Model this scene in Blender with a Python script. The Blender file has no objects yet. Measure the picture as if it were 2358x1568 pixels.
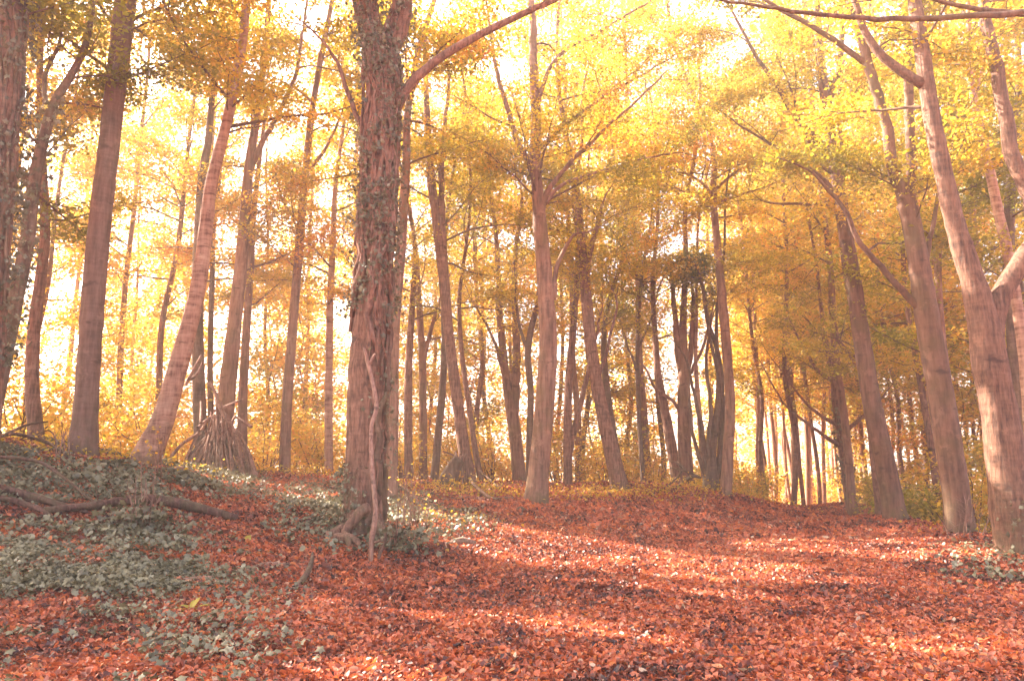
import bpy, math, random
import numpy as np
from mathutils import Vector

random.seed(7)
R = np.random.default_rng(7)
C = bpy.context.scene.collection
rad = math.radians

# ------------------------------------------------------------------ camera
W0, H0 = 2358.0, 1568.0            # units of the measurements below
LENS = 27.0
F = W0 * LENS / 36.0
PITCH = rad(9.35)
CAMH = 1.45
ct, st = math.cos(PITCH), math.sin(PITCH)


def at(px, py, Y):
    """world point seen at (px, py) at forward distance Y"""
    u, v = (px - W0 / 2) / F, -(py - H0 / 2) / F
    t = Y / (ct - v * st)
    return np.array([u * t, Y, CAMH + (st + v * ct) * t])


def mpp(py, Y):
    """metres per measuring unit there"""
    v = -(py - H0 / 2) / F
    return Y / (ct - v * st) / F


# ------------------------------------------------------------------ terrain
GP = [(-400, 1568, 5.3), (200, 1568, 5.4), (900, 1568, 5.5), (1800, 1568, 5.5), (2700, 1568, 5.5),
      (-300, 1400, 7.2), (300, 1400, 7.8), (900, 1400, 8.3), (1500, 1400, 8.4), (2100, 1400, 8.4), (2600, 1420, 8.2),
      (0, 1290, 8.8), (400, 1300, 9.6), (850, 1300, 11.3), (1300, 1300, 12), (1800, 1300, 12), (2200, 1300, 12),
      (0, 1150, 10.8), (300, 1190, 11.2), (520, 1205, 12),
      (-250, 990, 12.3), (50, 1030, 13.5), (185, 1047, 14), (335, 1068, 14.6), (420, 1085, 17), (505, 1090, 19.3),
      (650, 1090, 21), (770, 1098, 21), (830, 1218, 12.8), (640, 1150, 15.5), (1000, 1145, 18.5), (1000, 1113, 22),
      (1090, 1117, 21.5), (1235, 1157, 19), (1235, 1205, 15.5), (1425, 1127, 22), (1570, 1117, 24), (1670, 1142, 22),
      (1500, 1155, 20), (1840, 1166, 27), (1800, 1205, 19.5), (1950, 1158, 29), (2055, 1188, 19), (2205, 1228, 15),
      (2330, 1275, 12.5), (2100, 1240, 16), (2000, 1200, 20)]
gx, gy, gz = [], [], []
for a in GP:
    p = at(*a); gx.append(p[0]); gy.append(p[1]); gz.append(p[2])
for p in [(-6, -4, .3), (0, -4, 0), (8, -4, 0), (-14, 2, 1.2), (-18, 12, 1.4), (12, 3, 0), (16, 12, -1.2), (15, 18, -1.5), (13, 24, -1.3),
          (10, 33, -.8), (17, 40, -1.4), (26, 30, -2.6), (3, 40, -1.0), (3, 30, .1), (9, 28, -.25), (-3, 31, .2), (-10, 27, .7), (-16, 20, 1.1), (-22, 26, .4),
          (-12, 40, -1.2), (-30, 40, -2), (6, 60, -2.6), (-20, 60, -3), (30, 60, -3), (45, 30, -3.2), (-45, 25, -2), (-40, 0, 0), (40, 0, -2.5), (0, -30, -1), (0, 80, -3.5), (-50, 60, -3.5), (60, 70, -3.5)]:
    gx.append(p[0]); gy.append(p[1]); gz.append(p[2])
gx, gy, gz = map(np.array, (gx, gy, gz))


def _U(d2):
    return 0.5 * d2 * np.log(d2 + 1e-9)


def _tps():
    n = len(gx)
    K = _U((gx[:, None] - gx) ** 2 + (gy[:, None] - gy) ** 2) + np.eye(n) * 0.6
    Pm = np.stack([np.ones(n), gx, gy], 1)
    A = np.block([[K, Pm], [Pm.T, np.zeros((3, 3))]])
    s = np.linalg.solve(A, np.concatenate([gz, np.zeros(3)]))
    return s[:n], s[n:]


TW, TA = _tps()


def gh(x, y):
    x = np.atleast_1d(np.asarray(x, float)); y = np.atleast_1d(np.asarray(y, float))
    out = np.empty(x.shape)
    xf, yf, of = x.ravel(), y.ravel(), out.ravel()
    for i in range(0, len(xf), 20000):
        a, b = xf[i:i + 20000], yf[i:i + 20000]
        d2 = (a[:, None] - gx) ** 2 + (b[:, None] - gy) ** 2
        of[i:i + 20000] = _U(d2) @ TW + TA[0] + TA[1] * a + TA[2] * b
    z = of.reshape(x.shape)
    r = np.hypot(x, y - 20)
    w = np.clip((r - 38) / 40, 0, 1); w = w * w * (3 - 2 * w)
    z = z * (1 - w) + w * (-3.4)
    z = z + .03 * np.sin(1.7 * x + .6 * y) * np.sin(.9 * y - .4 * x) + .012 * np.sin(4.1 * x + 1) * np.sin(3.7 * y + .3 * x)
    return z


def g1(x, y):
    return float(gh(x, y)[0])


_Y = np.concatenate([np.arange(3, 16, .04), np.arange(16, 70, .1)])


def G(px, py):
    """first ground point seen at (px, py)"""
    u, v = (px - W0 / 2) / F, -(py - H0 / 2) / F
    t = _Y / (ct - v * st)
    x = u * t; z = CAMH + (st + v * ct) * t
    d = z - gh(x, _Y)
    i = np.argmax(d < 0)
    if d[i] >= 0:
        i = int(np.argmin(d))
    return np.array([x[i], _Y[i], g1(x[i], _Y[i])])


# ------------------------------------------------------------------ sun
SUN_AZ, SUN_EL = rad(60), rad(38)      # left of the view, above the horizon
S = np.array([-math.sin(SUN_AZ) * math.cos(SUN_EL), math.cos(SUN_AZ) * math.cos(SUN_EL), math.sin(SUN_EL)])

# gaps in the canopy: points that the sun reaches (x, y, z, radius of the gap)
LIT = []


def lit_line(pts, r, step=.35):
    pts = [G(*p) for p in pts]
    for a, b in zip(pts[:-1], pts[1:]):
        n = max(1, int(np.linalg.norm(b - a) / step))
        for k in range(n + 1):
            q = a + (b - a) * k / n
            LIT.append((q[0], q[1], q[2], r + .16))


lit_line([(1120, 1238), (1300, 1268), (1420, 1288), (1620, 1312)], 1.0)
lit_line([(960, 1265), (1100, 1290), (1300, 1328), (1500, 1352), (1700, 1375)], .34)
lit_line([(800, 1408), (1000, 1440)], .2)
lit_line([(1180, 1428), (1450, 1478)], .2)
lit_line([(1900, 1268), (2080, 1275)], .8)
lit_line([(1700, 1338), (1960, 1345)], .16)
lit_line([(2150, 1500), (2330, 1500)], .12)
lit_line([(450, 1092), (560, 1105), (650, 1118), (740, 1140)], .4)
lit_line([(700, 1160), (765, 1150)], .35)
lit_line([(930, 1180), (1050, 1225)], .4)
lit_line([(760, 1560), (900, 1565)], .12)
for px, py, Y, r in [(2292, 1040, 12.3, .45), (2262, 935, 12.3, .3), (2350, 620, 12.3, .5), (2290, 660, 12.3, .3), (1100, 540, 19, .5), (2160, 1130, 15, .2),
                     (2210, 560, 12.3, .5), (1615, 900, 24, .5), (1810, 1080, 36, 1.5), (1900, 1080, 36, 1.5), (1250, 540, 19, .4)]:
    p = at(px, py, Y); LIT.append((p[0], p[1], p[2], r))
LIT = np.array(LIT)


def sunlit_gap(P):
    """mask of the leaves that stand in a gap"""
    m = np.zeros(len(P), bool)
    for x, y, z, r in LIT:
        d = P - (x, y, z)
        t = d @ S
        q = (d * d).sum(1) - t * t
        m |= (t > .25) & (q < r * r)
    return m


# ------------------------------------------------------------------ materials
def new_mat(name):
    m = bpy.data.materials.new(name); m.use_nodes = True
    nt = m.node_tree; nt.nodes.clear()
    out = nt.nodes.new('ShaderNodeOutputMaterial')
    return m, nt, out


def N(nt, kind, **kw):
    n = nt.nodes.new(kind)
    for k, v in kw.items():
        if k in n.inputs:
            n.inputs[k].default_value = v
        else:
            setattr(n, k, v)
    return n


def ramp(nt, stops, fac):
    r = nt.nodes.new('ShaderNodeValToRGB')
    e = r.color_ramp.elements
    while len(e) < len(stops):
        e.new(.5)
    for i, (p, c) in enumerate(stops):
        e[i].position = p; e[i].color = (*c, 1)
    nt.links.new(fac, r.inputs[0])
    return r.outputs[0]


def leaf_mat(name, stops, trans=.5, rough=.6, gloss=.06):
    m, nt, out = new_mat(name); L = nt.links.new
    at_ = N(nt, 'ShaderNodeAttribute', attribute_name='tint')
    col = ramp(nt, stops, at_.outputs['Fac'])
    d = N(nt, 'ShaderNodeBsdfDiffuse'); t = N(nt, 'ShaderNodeBsdfTranslucent')
    L(col, d.inputs['Color']); L(col, t.inputs['Color'])
    mx = N(nt, 'ShaderNodeMixShader'); mx.inputs[0].default_value = trans
    L(d.outputs[0], mx.inputs[1]); L(t.outputs[0], mx.inputs[2])
    if name == 'fallen_leaves':
        p = N(nt, 'ShaderNodeBsdfPrincipled', Roughness=.45); L(col, p.inputs['Base Color']); p.inputs['Specular IOR Level'].default_value = .65
        L(p.outputs[0], mx.inputs[1])
    elif gloss:
        g = N(nt, 'ShaderNodeBsdfGlossy', Roughness=rough)
        m2 = N(nt, 'ShaderNodeMixShader'); m2.inputs[0].default_value = gloss
        L(mx.outputs[0], m2.inputs[1]); L(g.outputs[0], m2.inputs[2])
        mx = m2
    L(mx.outputs[0], out.inputs[0])
    return m


def bark_mat(name, dark, mid, light, green=None, scale=1.0, bands=.5, bump=.5, scars=(2.2, 5)):
    m, nt, out = new_mat(name); L = nt.links.new
    tc = N(nt, 'ShaderNodeTexCoord')
    mp = N(nt, 'ShaderNodeMapping'); mp.inputs['Scale'].default_value = (9 * scale, 9 * scale, 1.3 * scale)
    L(tc.outputs['Object'], mp.inputs[0])
    n1 = N(nt, 'ShaderNodeTexNoise', Scale=1.6, Detail=6, Roughness=.65); L(mp.outputs[0], n1.inputs['Vector'])
    mp2 = N(nt, 'ShaderNodeMapping'); mp2.inputs['Scale'].default_value = (1.2, 1.2, 7)
    L(tc.outputs['Object'], mp2.inputs[0])
    n2 = N(nt, 'ShaderNodeTexNoise', Scale=2.2, Detail=4, Roughness=.6); L(mp2.outputs[0], n2.inputs['Vector'])
    n3 = N(nt, 'ShaderNodeTexNoise', Scale=1.3, Detail=3); L(tc.outputs['Object'], n3.inputs['Vector'])
    mx = N(nt, 'ShaderNodeMix', data_type='FLOAT'); mx.inputs[0].default_value = bands
    L(n1.outputs[0], mx.inputs[2]); L(n2.outputs[0], mx.inputs[3])
    col = ramp(nt, [(.37, dark), (.5, mid), (.62, light)], mx.outputs[0])
    if green:
        g = N(nt, 'ShaderNodeMix', data_type='RGBA')
        mr = N(nt, 'ShaderNodeMapRange'); mr.inputs[1].default_value = .48; mr.inputs[2].default_value = .66; mr.inputs[4].default_value = .6
        L(n3.outputs[0], mr.inputs[0]); L(mr.outputs[0], g.inputs[0]); L(col, g.inputs[6]); g.inputs[7].default_value = (*green, 1)
        col = g.outputs[2]
    # dark scars and pale lichen blotches
    mp3 = N(nt, 'ShaderNodeMapping'); mp3.inputs['Scale'].default_value = (scars[0], scars[0], scars[1]); L(tc.outputs['Object'], mp3.inputs[0])
    n4 = N(nt, 'ShaderNodeTexNoise', Scale=1., Detail=3, Roughness=.6); L(mp3.outputs[0], n4.inputs['Vector'])
    m4 = N(nt, 'ShaderNodeMapRange'); m4.inputs[1].default_value = .62; m4.inputs[2].default_value = .7; m4.inputs[4].default_value = .75; L(n4.outputs[0], m4.inputs[0])
    g4 = N(nt, 'ShaderNodeMix', data_type='RGBA'); L(m4.outputs[0], g4.inputs[0]); L(col, g4.inputs[6]); g4.inputs[7].default_value = (*[c * .6 for c in dark], 1)
    n5 = N(nt, 'ShaderNodeTexNoise', Scale=3.4, Detail=5, Roughness=.7); L(tc.outputs['Object'], n5.inputs['Vector'])
    m5 = N(nt, 'ShaderNodeMapRange'); m5.inputs[1].default_value = .57; m5.inputs[2].default_value = .66; m5.inputs[4].default_value = .55; L(n5.outputs[0], m5.inputs[0])
    g5 = N(nt, 'ShaderNodeMix', data_type='RGBA'); L(m5.outputs[0], g5.inputs[0]); L(g4.outputs[2], g5.inputs[6]); g5.inputs[7].default_value = (*[min(.6, c * 1.35) for c in light], 1)
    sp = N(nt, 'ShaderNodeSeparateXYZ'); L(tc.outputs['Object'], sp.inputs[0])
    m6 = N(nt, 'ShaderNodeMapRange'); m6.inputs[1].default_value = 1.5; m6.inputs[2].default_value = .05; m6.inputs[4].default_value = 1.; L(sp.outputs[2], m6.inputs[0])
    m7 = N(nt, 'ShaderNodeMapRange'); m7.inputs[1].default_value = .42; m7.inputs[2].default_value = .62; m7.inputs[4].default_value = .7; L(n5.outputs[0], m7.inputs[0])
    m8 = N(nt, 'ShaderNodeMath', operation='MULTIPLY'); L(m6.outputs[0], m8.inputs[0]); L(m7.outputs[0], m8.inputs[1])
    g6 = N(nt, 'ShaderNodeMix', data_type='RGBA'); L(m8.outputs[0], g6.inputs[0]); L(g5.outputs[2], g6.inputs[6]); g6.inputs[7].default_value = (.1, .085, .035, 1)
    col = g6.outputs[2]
    b = N(nt, 'ShaderNodeBsdfPrincipled', Roughness=.85)
    L(col, b.inputs['Base Color'])
    bp = N(nt, 'ShaderNodeBump', Strength=bump, Distance=.05); L(mx.outputs[0], bp.inputs['Height']); L(bp.outputs[0], b.inputs['Normal'])
    L(b.outputs[0], out.inputs[0])
    return m


M = {}
M['gold'] = leaf_mat('gold_leaves', [(0, (.32, .29, .03)), (.3, (.6, .46, .045)), (.6, (.85, .565, .07)), (.85, (.87, .46, .065)), (1, (.8, .33, .06))], .6)
M['pale_gold'] = M['gold']
M['gold'] = leaf_mat('amber_leaves', [(0, (.3, .26, .02)), (.3, (.56, .42, .03)), (.6, (.78, .49, .045)), (.85, (.82, .4, .045)), (1, (.76, .3, .05))], .58)
M['olive'] = leaf_mat('olive_leaves', [(0, (.2, .19, .015)), (.5, (.34, .31, .02)), (1, (.66, .5, .035))], .5)
M['dark_green'] = leaf_mat('evergreen_leaves', [(0, (.11, .12, .012)), (1, (.36, .33, .03))], .5)
M['ivy'] = leaf_mat('ivy_leaves', [(0, (.08, .075, .04)), (.35, (.18, .16, .08)), (.7, (.29, .27, .155)), (.93, (.4, .37, .24)), (1, (.55, .4, .08))], .2, .45, .06)
M['litter'] = leaf_mat('fallen_leaves', [(0, (.05, .018, .016)), (.22, (.2, .05, .028)), (.45, (.47, .12, .05)), (.68, (.68, .19, .075)), (.86, (.72, .22, .035)), (.95, (.58, .28, .15)), (1, (.62, .45, .3))], .3, .5, .05)
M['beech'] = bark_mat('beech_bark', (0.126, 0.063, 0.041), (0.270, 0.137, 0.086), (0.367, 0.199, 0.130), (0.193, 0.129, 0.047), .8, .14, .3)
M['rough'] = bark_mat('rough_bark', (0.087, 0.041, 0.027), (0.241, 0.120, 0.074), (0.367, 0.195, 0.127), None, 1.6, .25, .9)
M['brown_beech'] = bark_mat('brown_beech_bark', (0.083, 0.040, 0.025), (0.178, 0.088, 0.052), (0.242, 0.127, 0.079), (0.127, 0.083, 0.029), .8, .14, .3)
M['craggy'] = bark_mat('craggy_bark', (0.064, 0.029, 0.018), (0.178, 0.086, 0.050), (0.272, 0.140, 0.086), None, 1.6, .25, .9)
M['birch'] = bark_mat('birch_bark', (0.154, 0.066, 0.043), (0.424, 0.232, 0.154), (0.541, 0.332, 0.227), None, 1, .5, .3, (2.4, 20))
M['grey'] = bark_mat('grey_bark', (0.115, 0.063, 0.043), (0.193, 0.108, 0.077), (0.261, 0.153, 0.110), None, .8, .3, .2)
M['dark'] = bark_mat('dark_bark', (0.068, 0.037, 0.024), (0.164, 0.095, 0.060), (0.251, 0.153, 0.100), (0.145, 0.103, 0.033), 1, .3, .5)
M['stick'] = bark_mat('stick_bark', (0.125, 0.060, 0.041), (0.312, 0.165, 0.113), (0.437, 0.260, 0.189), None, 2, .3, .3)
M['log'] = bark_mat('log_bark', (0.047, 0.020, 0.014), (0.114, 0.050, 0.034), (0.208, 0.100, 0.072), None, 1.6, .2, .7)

m, nt, out = new_mat('woodland_soil'); L = nt.links.new
tc = N(nt, 'ShaderNodeTexCoord')
vo = N(nt, 'ShaderNodeTexVoronoi', Scale=16.0); L(tc.outputs['Object'], vo.inputs['Vector'])
sx = N(nt, 'ShaderNodeSeparateColor'); L(vo.outputs['Color'], sx.inputs[0])
col = ramp(nt, [(0, (.1, .035, .028)), (.4, (.34, .09, .045)), (.7, (.52, .15, .07)), (1, (.62, .24, .12))], sx.outputs[0])
nz = N(nt, 'ShaderNodeTexNoise', Scale=.5, Detail=5); L(tc.outputs['Object'], nz.inputs['Vector'])
hs = N(nt, 'ShaderNodeMix', data_type='RGBA'); mr = N(nt, 'ShaderNodeMapRange'); mr.inputs[1].default_value = .45; mr.inputs[2].default_value = .7; mr.inputs[4].default_value = .5
L(nz.outputs[0], mr.inputs[0]); L(mr.outputs[0], hs.inputs[0]); L(col, hs.inputs[6]); hs.inputs[7].default_value = (.15, .06, .035, 1)
b = N(nt, 'ShaderNodeBsdfPrincipled', Roughness=.95); L(hs.outputs[2], b.inputs['Base Color'])
bp = N(nt, 'ShaderNodeBump', Strength=.8, Distance=.05); L(vo.outputs['Distance'], bp.inputs['Height']); L(bp.outputs[0], b.inputs['Normal'])
L(b.outputs[0], out.inputs[0]); M['soil'] = m


# ------------------------------------------------------------------ mesh helpers
class MB:
    def __init__(s):
        s.v, s.q, s.n, s.tint, s.smooth = [], [], 0, [], True

    def add(s, v, q, tint=None):
        s.v.append(np.asarray(v, np.float32)); s.q.append(np.asarray(q, np.int64) + s.n); s.n += len(v)
        s.tint.append(np.zeros(len(q), np.float32) if tint is None else np.asarray(tint, np.float32))

    def mesh(s, name, mat, origin=(0, 0, 0)):
        v = np.concatenate(s.v) - np.asarray(origin, np.float32)
        q = np.concatenate(s.q)
        me = bpy.data.meshes.new(name)
        me.vertices.add(len(v)); me.vertices.foreach_set('co', v.ravel().astype(np.float32))
        k = q.shape[1]
        me.loops.add(q.size); me.loops.foreach_set('vertex_index', q.ravel().astype(np.int32))
        me.polygons.add(len(q))
        me.polygons.foreach_set('loop_start', (np.arange(len(q)) * k).astype(np.int32))
        me.polygons.foreach_set('loop_total', np.full(len(q), k, np.int32))
        if s.smooth:
            me.polygons.foreach_set('use_smooth', np.ones(len(q), bool))
        a = me.attributes.new('tint', 'FLOAT', 'FACE'); a.data.foreach_set('value', np.concatenate(s.tint))
        me.update(calc_edges=True)
        me.materials.append(M[mat])
        return me


def link(name, me, parent=None, loc=(0, 0, 0)):
    o = bpy.data.objects.new(name, me); C.objects.link(o)
    if parent is not None:
        o.parent = parent
    else:
        o.location = loc
    return o


def tag(o, label=None, cat=None, group=None, kind=None):
    for k, v in (('label', label), ('category', cat), ('group', group), ('kind', kind)):
        if v:
            o[k] = v
    return o


def thing(name, label, cat, loc, group=None):
    o = bpy.data.objects.new(name, None); C.objects.link(o)
    o.location = Vector([float(c) for c in loc]); o.empty_display_size = .3
    return tag(o, label, cat, group)


def spline(pts, rad_, seg):
    """Catmull-Rom through 3-D points with radii"""
    P = np.asarray(pts, float); r = np.asarray(rad_, float)
    if len(P) < 2:
        return P, r
    E = np.vstack([2 * P[0] - P[1], P, 2 * P[-1] - P[-2]])
    out, ro = [], []
    for i in range(len(P) - 1):
        p0, p1, p2, p3 = E[i:i + 4]
        k = max(2, int(np.linalg.norm(p2 - p1) / seg))
        for j in range(k):
            t = j / k
            out.append(.5 * ((2 * p1) + (p2 - p0) * t + (2 * p0 - 5 * p1 + 4 * p2 - p3) * t * t + (-p0 + 3 * p1 - 3 * p2 + p3) * t ** 3))
            ro.append(r[i] * (1 - t) + r[i + 1] * t)
    out.append(P[-1]); ro.append(r[-1])
    return np.array(out), np.array(ro)


def tube(mb, pts, r, n=8, bumpy=0., flare=None, rng=R, lobes=5):
    """closed tube; flare = (height above first point, amount) swells the foot into buttresses"""
    P, r = np.asarray(pts, float), np.asarray(r, float)
    T = np.gradient(P, axis=0); T /= np.linalg.norm(T, axis=1)[:, None] + 1e-9
    ref = np.array([1., 0, 0]) if abs(T[0][0]) < .8 else np.array([0, 1., 0])
    a0 = np.linspace(0, 2 * math.pi, n, endpoint=False)
    ph = rng.uniform(0, 6.28, 4)
    V = []
    base = P[0]
    s = np.concatenate([[0], np.cumsum(np.linalg.norm(np.diff(P, axis=0), axis=1))])
    for i in range(len(P)):
        t = T[i]
        u = ref - t * (ref @ t); u /= np.linalg.norm(u); w = np.cross(t, u)
        ref = u
        rr = np.full(n, r[i])
        if bumpy:
            rr = rr * (1 + bumpy * (.5 * np.sin(3 * a0 + ph[0] + .7 * s[i] / max(r[0], .02) * .25) + .35 * np.sin(5 * a0 + ph[1] - s[i] * 1.3) + .4 * np.sin(ph[2] + s[i] * 3.1 + a0) + .3 * np.sin(ph[3] + s[i] * 7.3 + 2 * a0)))
        if flare:
            h = max(0., P[i][2] - base[2])
            k = math.exp(-h / flare[0])
            rr = rr * (1 + flare[1] * k * (.65 + .55 * np.sin(lobes * a0 + ph[1]) + .25 * np.sin((lobes - 2) * a0 + ph[2])))
        V.append(P[i] + np.outer(rr * np.cos(a0), u) + np.outer(rr * np.sin(a0), w))
    m_ = len(P)
    V = np.concatenate(V + [P[:1], P[-1:]])
    i0 = (np.arange(m_ - 1)[:, None] * n); j = np.arange(n); j2 = (j + 1) % n
    Q = np.stack([i0 + j, i0 + j2, i0 + n + j2, i0 + n + j], -1).reshape(-1, 4)
    # caps as degenerate-free quads are not needed: the foot is buried and the tip is thin; close with a fan of quads
    if n % 2 == 0:
        f = [[m_ * n, (2 * k + 2) % n, 2 * k + 1, 2 * k] for k in range(n // 2)]
        e = (m_ - 1) * n
        g = [[m_ * n + 1, e + 2 * k, e + 2 * k + 1, e + (2 * k + 2) % n] for k in range(n // 2)]
        Q = np.vstack([Q, f, g])
    mb.add(V, Q)


def rnd_unit(n, rng=R):
    v = rng.normal(size=(n, 3)); return v / np.linalg.norm(v, axis=1)[:, None]


def leaves(mb, P, size, tint, flat=1.2, wide=.62, curl=.12, rng=R, nrm=None):
    """pointed oval leaves: two faces folded along the midrib (flat = how level they lie)"""
    n = len(P)
    if n == 0:
        return
    L_ = (size * rng.uniform(.55, 1.4, n))[:, None]
    base = np.array([0, 0, 1.]) if nrm is None else nrm
    nn = rnd_unit(n, rng) + base * flat
    nn /= np.linalg.norm(nn, axis=1)[:, None]
    d = rnd_unit(n, rng); d -= nn * (d * nn).sum(1)[:, None]; d /= np.linalg.norm(d, axis=1)[:, None] + 1e-9
    w = np.cross(nn, d)
    hw = wide * .5
    c = curl * L_
    v = np.stack([P - d * L_ * .5, P - d * L_ * .05 + w * L_ * hw + nn * c, P + d * L_ * .5 - nn * c * .5, P - d * L_ * .05 - w * L_ * hw + nn * c], 1)
    q = np.arange(n)[:, None] * 4 + np.arange(4)
    mb.add(v.reshape(-1, 3), q, tint)


def leaves6(mb, P, size, tint, nrm, flat=1.5, wide=.62, curl=.15, rng=R):
    """bigger fallen leaves: four faces, curled lengthwise and across"""
    n = len(P)
    if n == 0:
        return
    L_ = (size * rng.choice([.4, .7, 1., 1.25, 1.75], n, p=[.2, .24, .26, .2, .1]) * rng.uniform(.8, 1.2, n))[:, None]
    nn = rnd_unit(n, rng) + nrm * flat; nn /= np.linalg.norm(nn, axis=1)[:, None]
    d = rnd_unit(n, rng); d -= nn * (d * nn).sum(1)[:, None]; d /= np.linalg.norm(d, axis=1)[:, None] + 1e-9
    w = np.cross(nn, d)
    c = (curl * rng.uniform(-.5, 1.6, n))[:, None] * L_
    hw = wide * .5 * rng.uniform(.75, 1.1, n)[:, None]
    v = np.stack([P - d * L_ * .5 + nn * c * .8,
                  P - d * L_ * .18 + w * L_ * hw + nn * c, P - d * L_ * .15,
                  P - d * L_ * .18 - w * L_ * hw + nn * c,
                  P + d * L_ * .2 + w * L_ * hw * .85 + nn * c, P + d * L_ * .2 - w * L_ * hw * .85 + nn * c,
                  P + d * L_ * .5 + nn * c * 1.1], 1)
    o = np.arange(n)[:, None] * 7
    # four quads: base-left, base-right halves and tip halves
    q = np.concatenate([o + [0, 2, 4, 1], o + [0, 3, 5, 2], o + [2, 5, 6, 4]], 0)
    mb.add(v.reshape(-1, 3), q, np.tile(tint, 3))


IVY = np.array([(0, .58), (.17, .2), (.47, .16), (.3, -.1), (.36, -.4), (0, -.3), (-.36, -.4), (-.3, -.1), (-.47, .16), (-.17, .2)])


def ivy_leaves(mb, P, size, tint, nrm, flat=1.2, rng=R):
    """five-lobed leaves with drooping tips"""
    n = len(P)
    if n == 0:
        return
    L_ = (size * rng.choice([.5, .75, 1., 1.3], n, p=[.2, .3, .3, .2]) * rng.uniform(.85, 1.2, n))[:, None]
    nn = rnd_unit(n, rng) + nrm * flat; nn /= np.linalg.norm(nn, axis=1)[:, None]
    d = rnd_unit(n, rng); d -= nn * (d * nn).sum(1)[:, None]; d /= np.linalg.norm(d, axis=1)[:, None] + 1e-9
    w = np.cross(nn, d)
    V = [P + nn * L_ * .08]
    for a, b in IVY:
        V.append(P + w * L_ * a + d * L_ * b - nn * L_ * .32 * (a * a + b * b))
    v = np.stack(V, 1); o = np.arange(n)[:, None] * 11
    q = np.concatenate([o + [0, 1 + 2 * k, 2 + 2 * k, 1 + (3 + 2 * k - 1) % 10] for k in range(5)], 0)
    mb.add(v.reshape(-1, 3), q, np.tile(tint, 5))


# ------------------------------------------------------------------ growing a crown
def grow(trunk, tr, h0, n_br, lens, n_leaf, rng, size=.09, az=None, flatz=.1, spread=.22, cull=True, tint0=.5, up=(.15, .7), twig_r=.011):
    """branches from the upper trunk; returns (twig builder, leaf positions, tints)"""
    tw = MB()
    zs = trunk[:, 2]
    idx = np.where(zs > h0)[0]
    if len(idx) < 2:
        return tw, np.zeros((0, 3)), np.zeros(0)
    segs = []                                     # (a, b, weight)
    for i in range(n_br):
        k = idx[int(rng.uniform(0, 1) ** .85 * (len(idx) - 1))]
        rel = (zs[k] - h0) / max(.1, zs[idx[-1]] - h0)
        bt = rng.normal(0, .17)
        A = (i * 2.39996 + rng.uniform(-.5, .5)) if az is None else rng.uniform(*az)
        el = rng.uniform(*up) + .25 * rel
        Ln = rng.uniform(*lens) * (1 - .35 * rel)
        d = np.array([math.cos(A) * math.cos(el), math.sin(A) * math.cos(el), math.sin(el)])
        p = trunk[k].copy(); pts = [p.copy()]
        m_ = 7
        for j in range(m_):
            d = d + rng.normal(0, .13, 3) + np.array([0, 0, -.03]); d /= np.linalg.norm(d)
            p = p + d * Ln / m_; pts.append(p.copy())
        if cull and sunlit_gap(np.array(pts[2:])).sum() > 2:
            continue
        r0 = min(.45 * tr[k], twig_r * Ln)
        rr = np.linspace(r0, .005, m_ + 1)
        tube(tw, pts, rr, 5, rng=rng)
        for j in range(m_ // 2, m_):
            segs.append((pts[j], pts[j + 1], 1., bt))
        for j in range(2, m_ + 1):
            for sgn in (-1, 1):
                if rng.uniform() < .8:
                    dd = pts[j] - pts[j - 1]; dd = dd / np.linalg.norm(dd)
                    side = np.cross(dd, [0, 0, 1.]); side /= np.linalg.norm(side) + 1e-6
                    d2 = dd * rng.uniform(.4, .9) + side * sgn * rng.uniform(.6, 1.1) + np.array([0, 0, rng.uniform(-.15, .25)])
                    d2 /= np.linalg.norm(d2)
                    L2 = Ln * rng.uniform(.18, .42) * (1.15 - .4 * j / m_)
                    q = [pts[j]]
                    for s_ in range(3):
                        d2 = d2 + rng.normal(0, .14, 3) + np.array([0, 0, -.02]); d2 /= np.linalg.norm(d2)
                        q.append(q[-1] + d2 * L2 / 3)
                    tube(tw, q, np.linspace(max(.006, rr[j] * .55), .003, 4), 4, rng=rng)
                    for s_ in range(3):
                        segs.append((q[s_], q[s_ + 1], 1.3, bt))
    a = np.array([s[0] for s in segs]); b_ = np.array([s[1] for s in segs]); wt = np.array([s[2] for s in segs]) * np.linalg.norm(b_ - a, axis=1)
    k = rng.choice(len(segs), n_leaf, p=wt / wt.sum())
    t = rng.uniform(0, 1.15, n_leaf)[:, None]
    P = a[k] + (b_[k] - a[k]) * t + rng.normal(0, 1, (n_leaf, 3)) * np.array([spread, spread, flatz])
    segt = rng.normal(0, .1, len(segs)) + np.array([s[3] for s in segs])
    tint = np.clip(tint0 - .13 + segt[k] + rng.normal(0, .13, n_leaf), 0, 1)
    if cull:
        keep = ~sunlit_gap(P); P, tint = P[keep], tint[keep]
    g = gh(P[:, 0], P[:, 1])
    keep = P[:, 2] > g + .15
    return tw, P[keep], tint[keep]


def px_path(path, Y, ws=1.):
    pts, rr = [], []
    for a in path:
        y = Y + (a[3] if len(a) > 3 else 0)
        pts.append(at(a[0], a[1], y)); rr.append(a[2] * .5 * ws * mpp(a[1], y))
    return pts, rr


TRUNKS = []           # (x, y, landmark) of the named trees, for the labels of what stands between them


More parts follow.
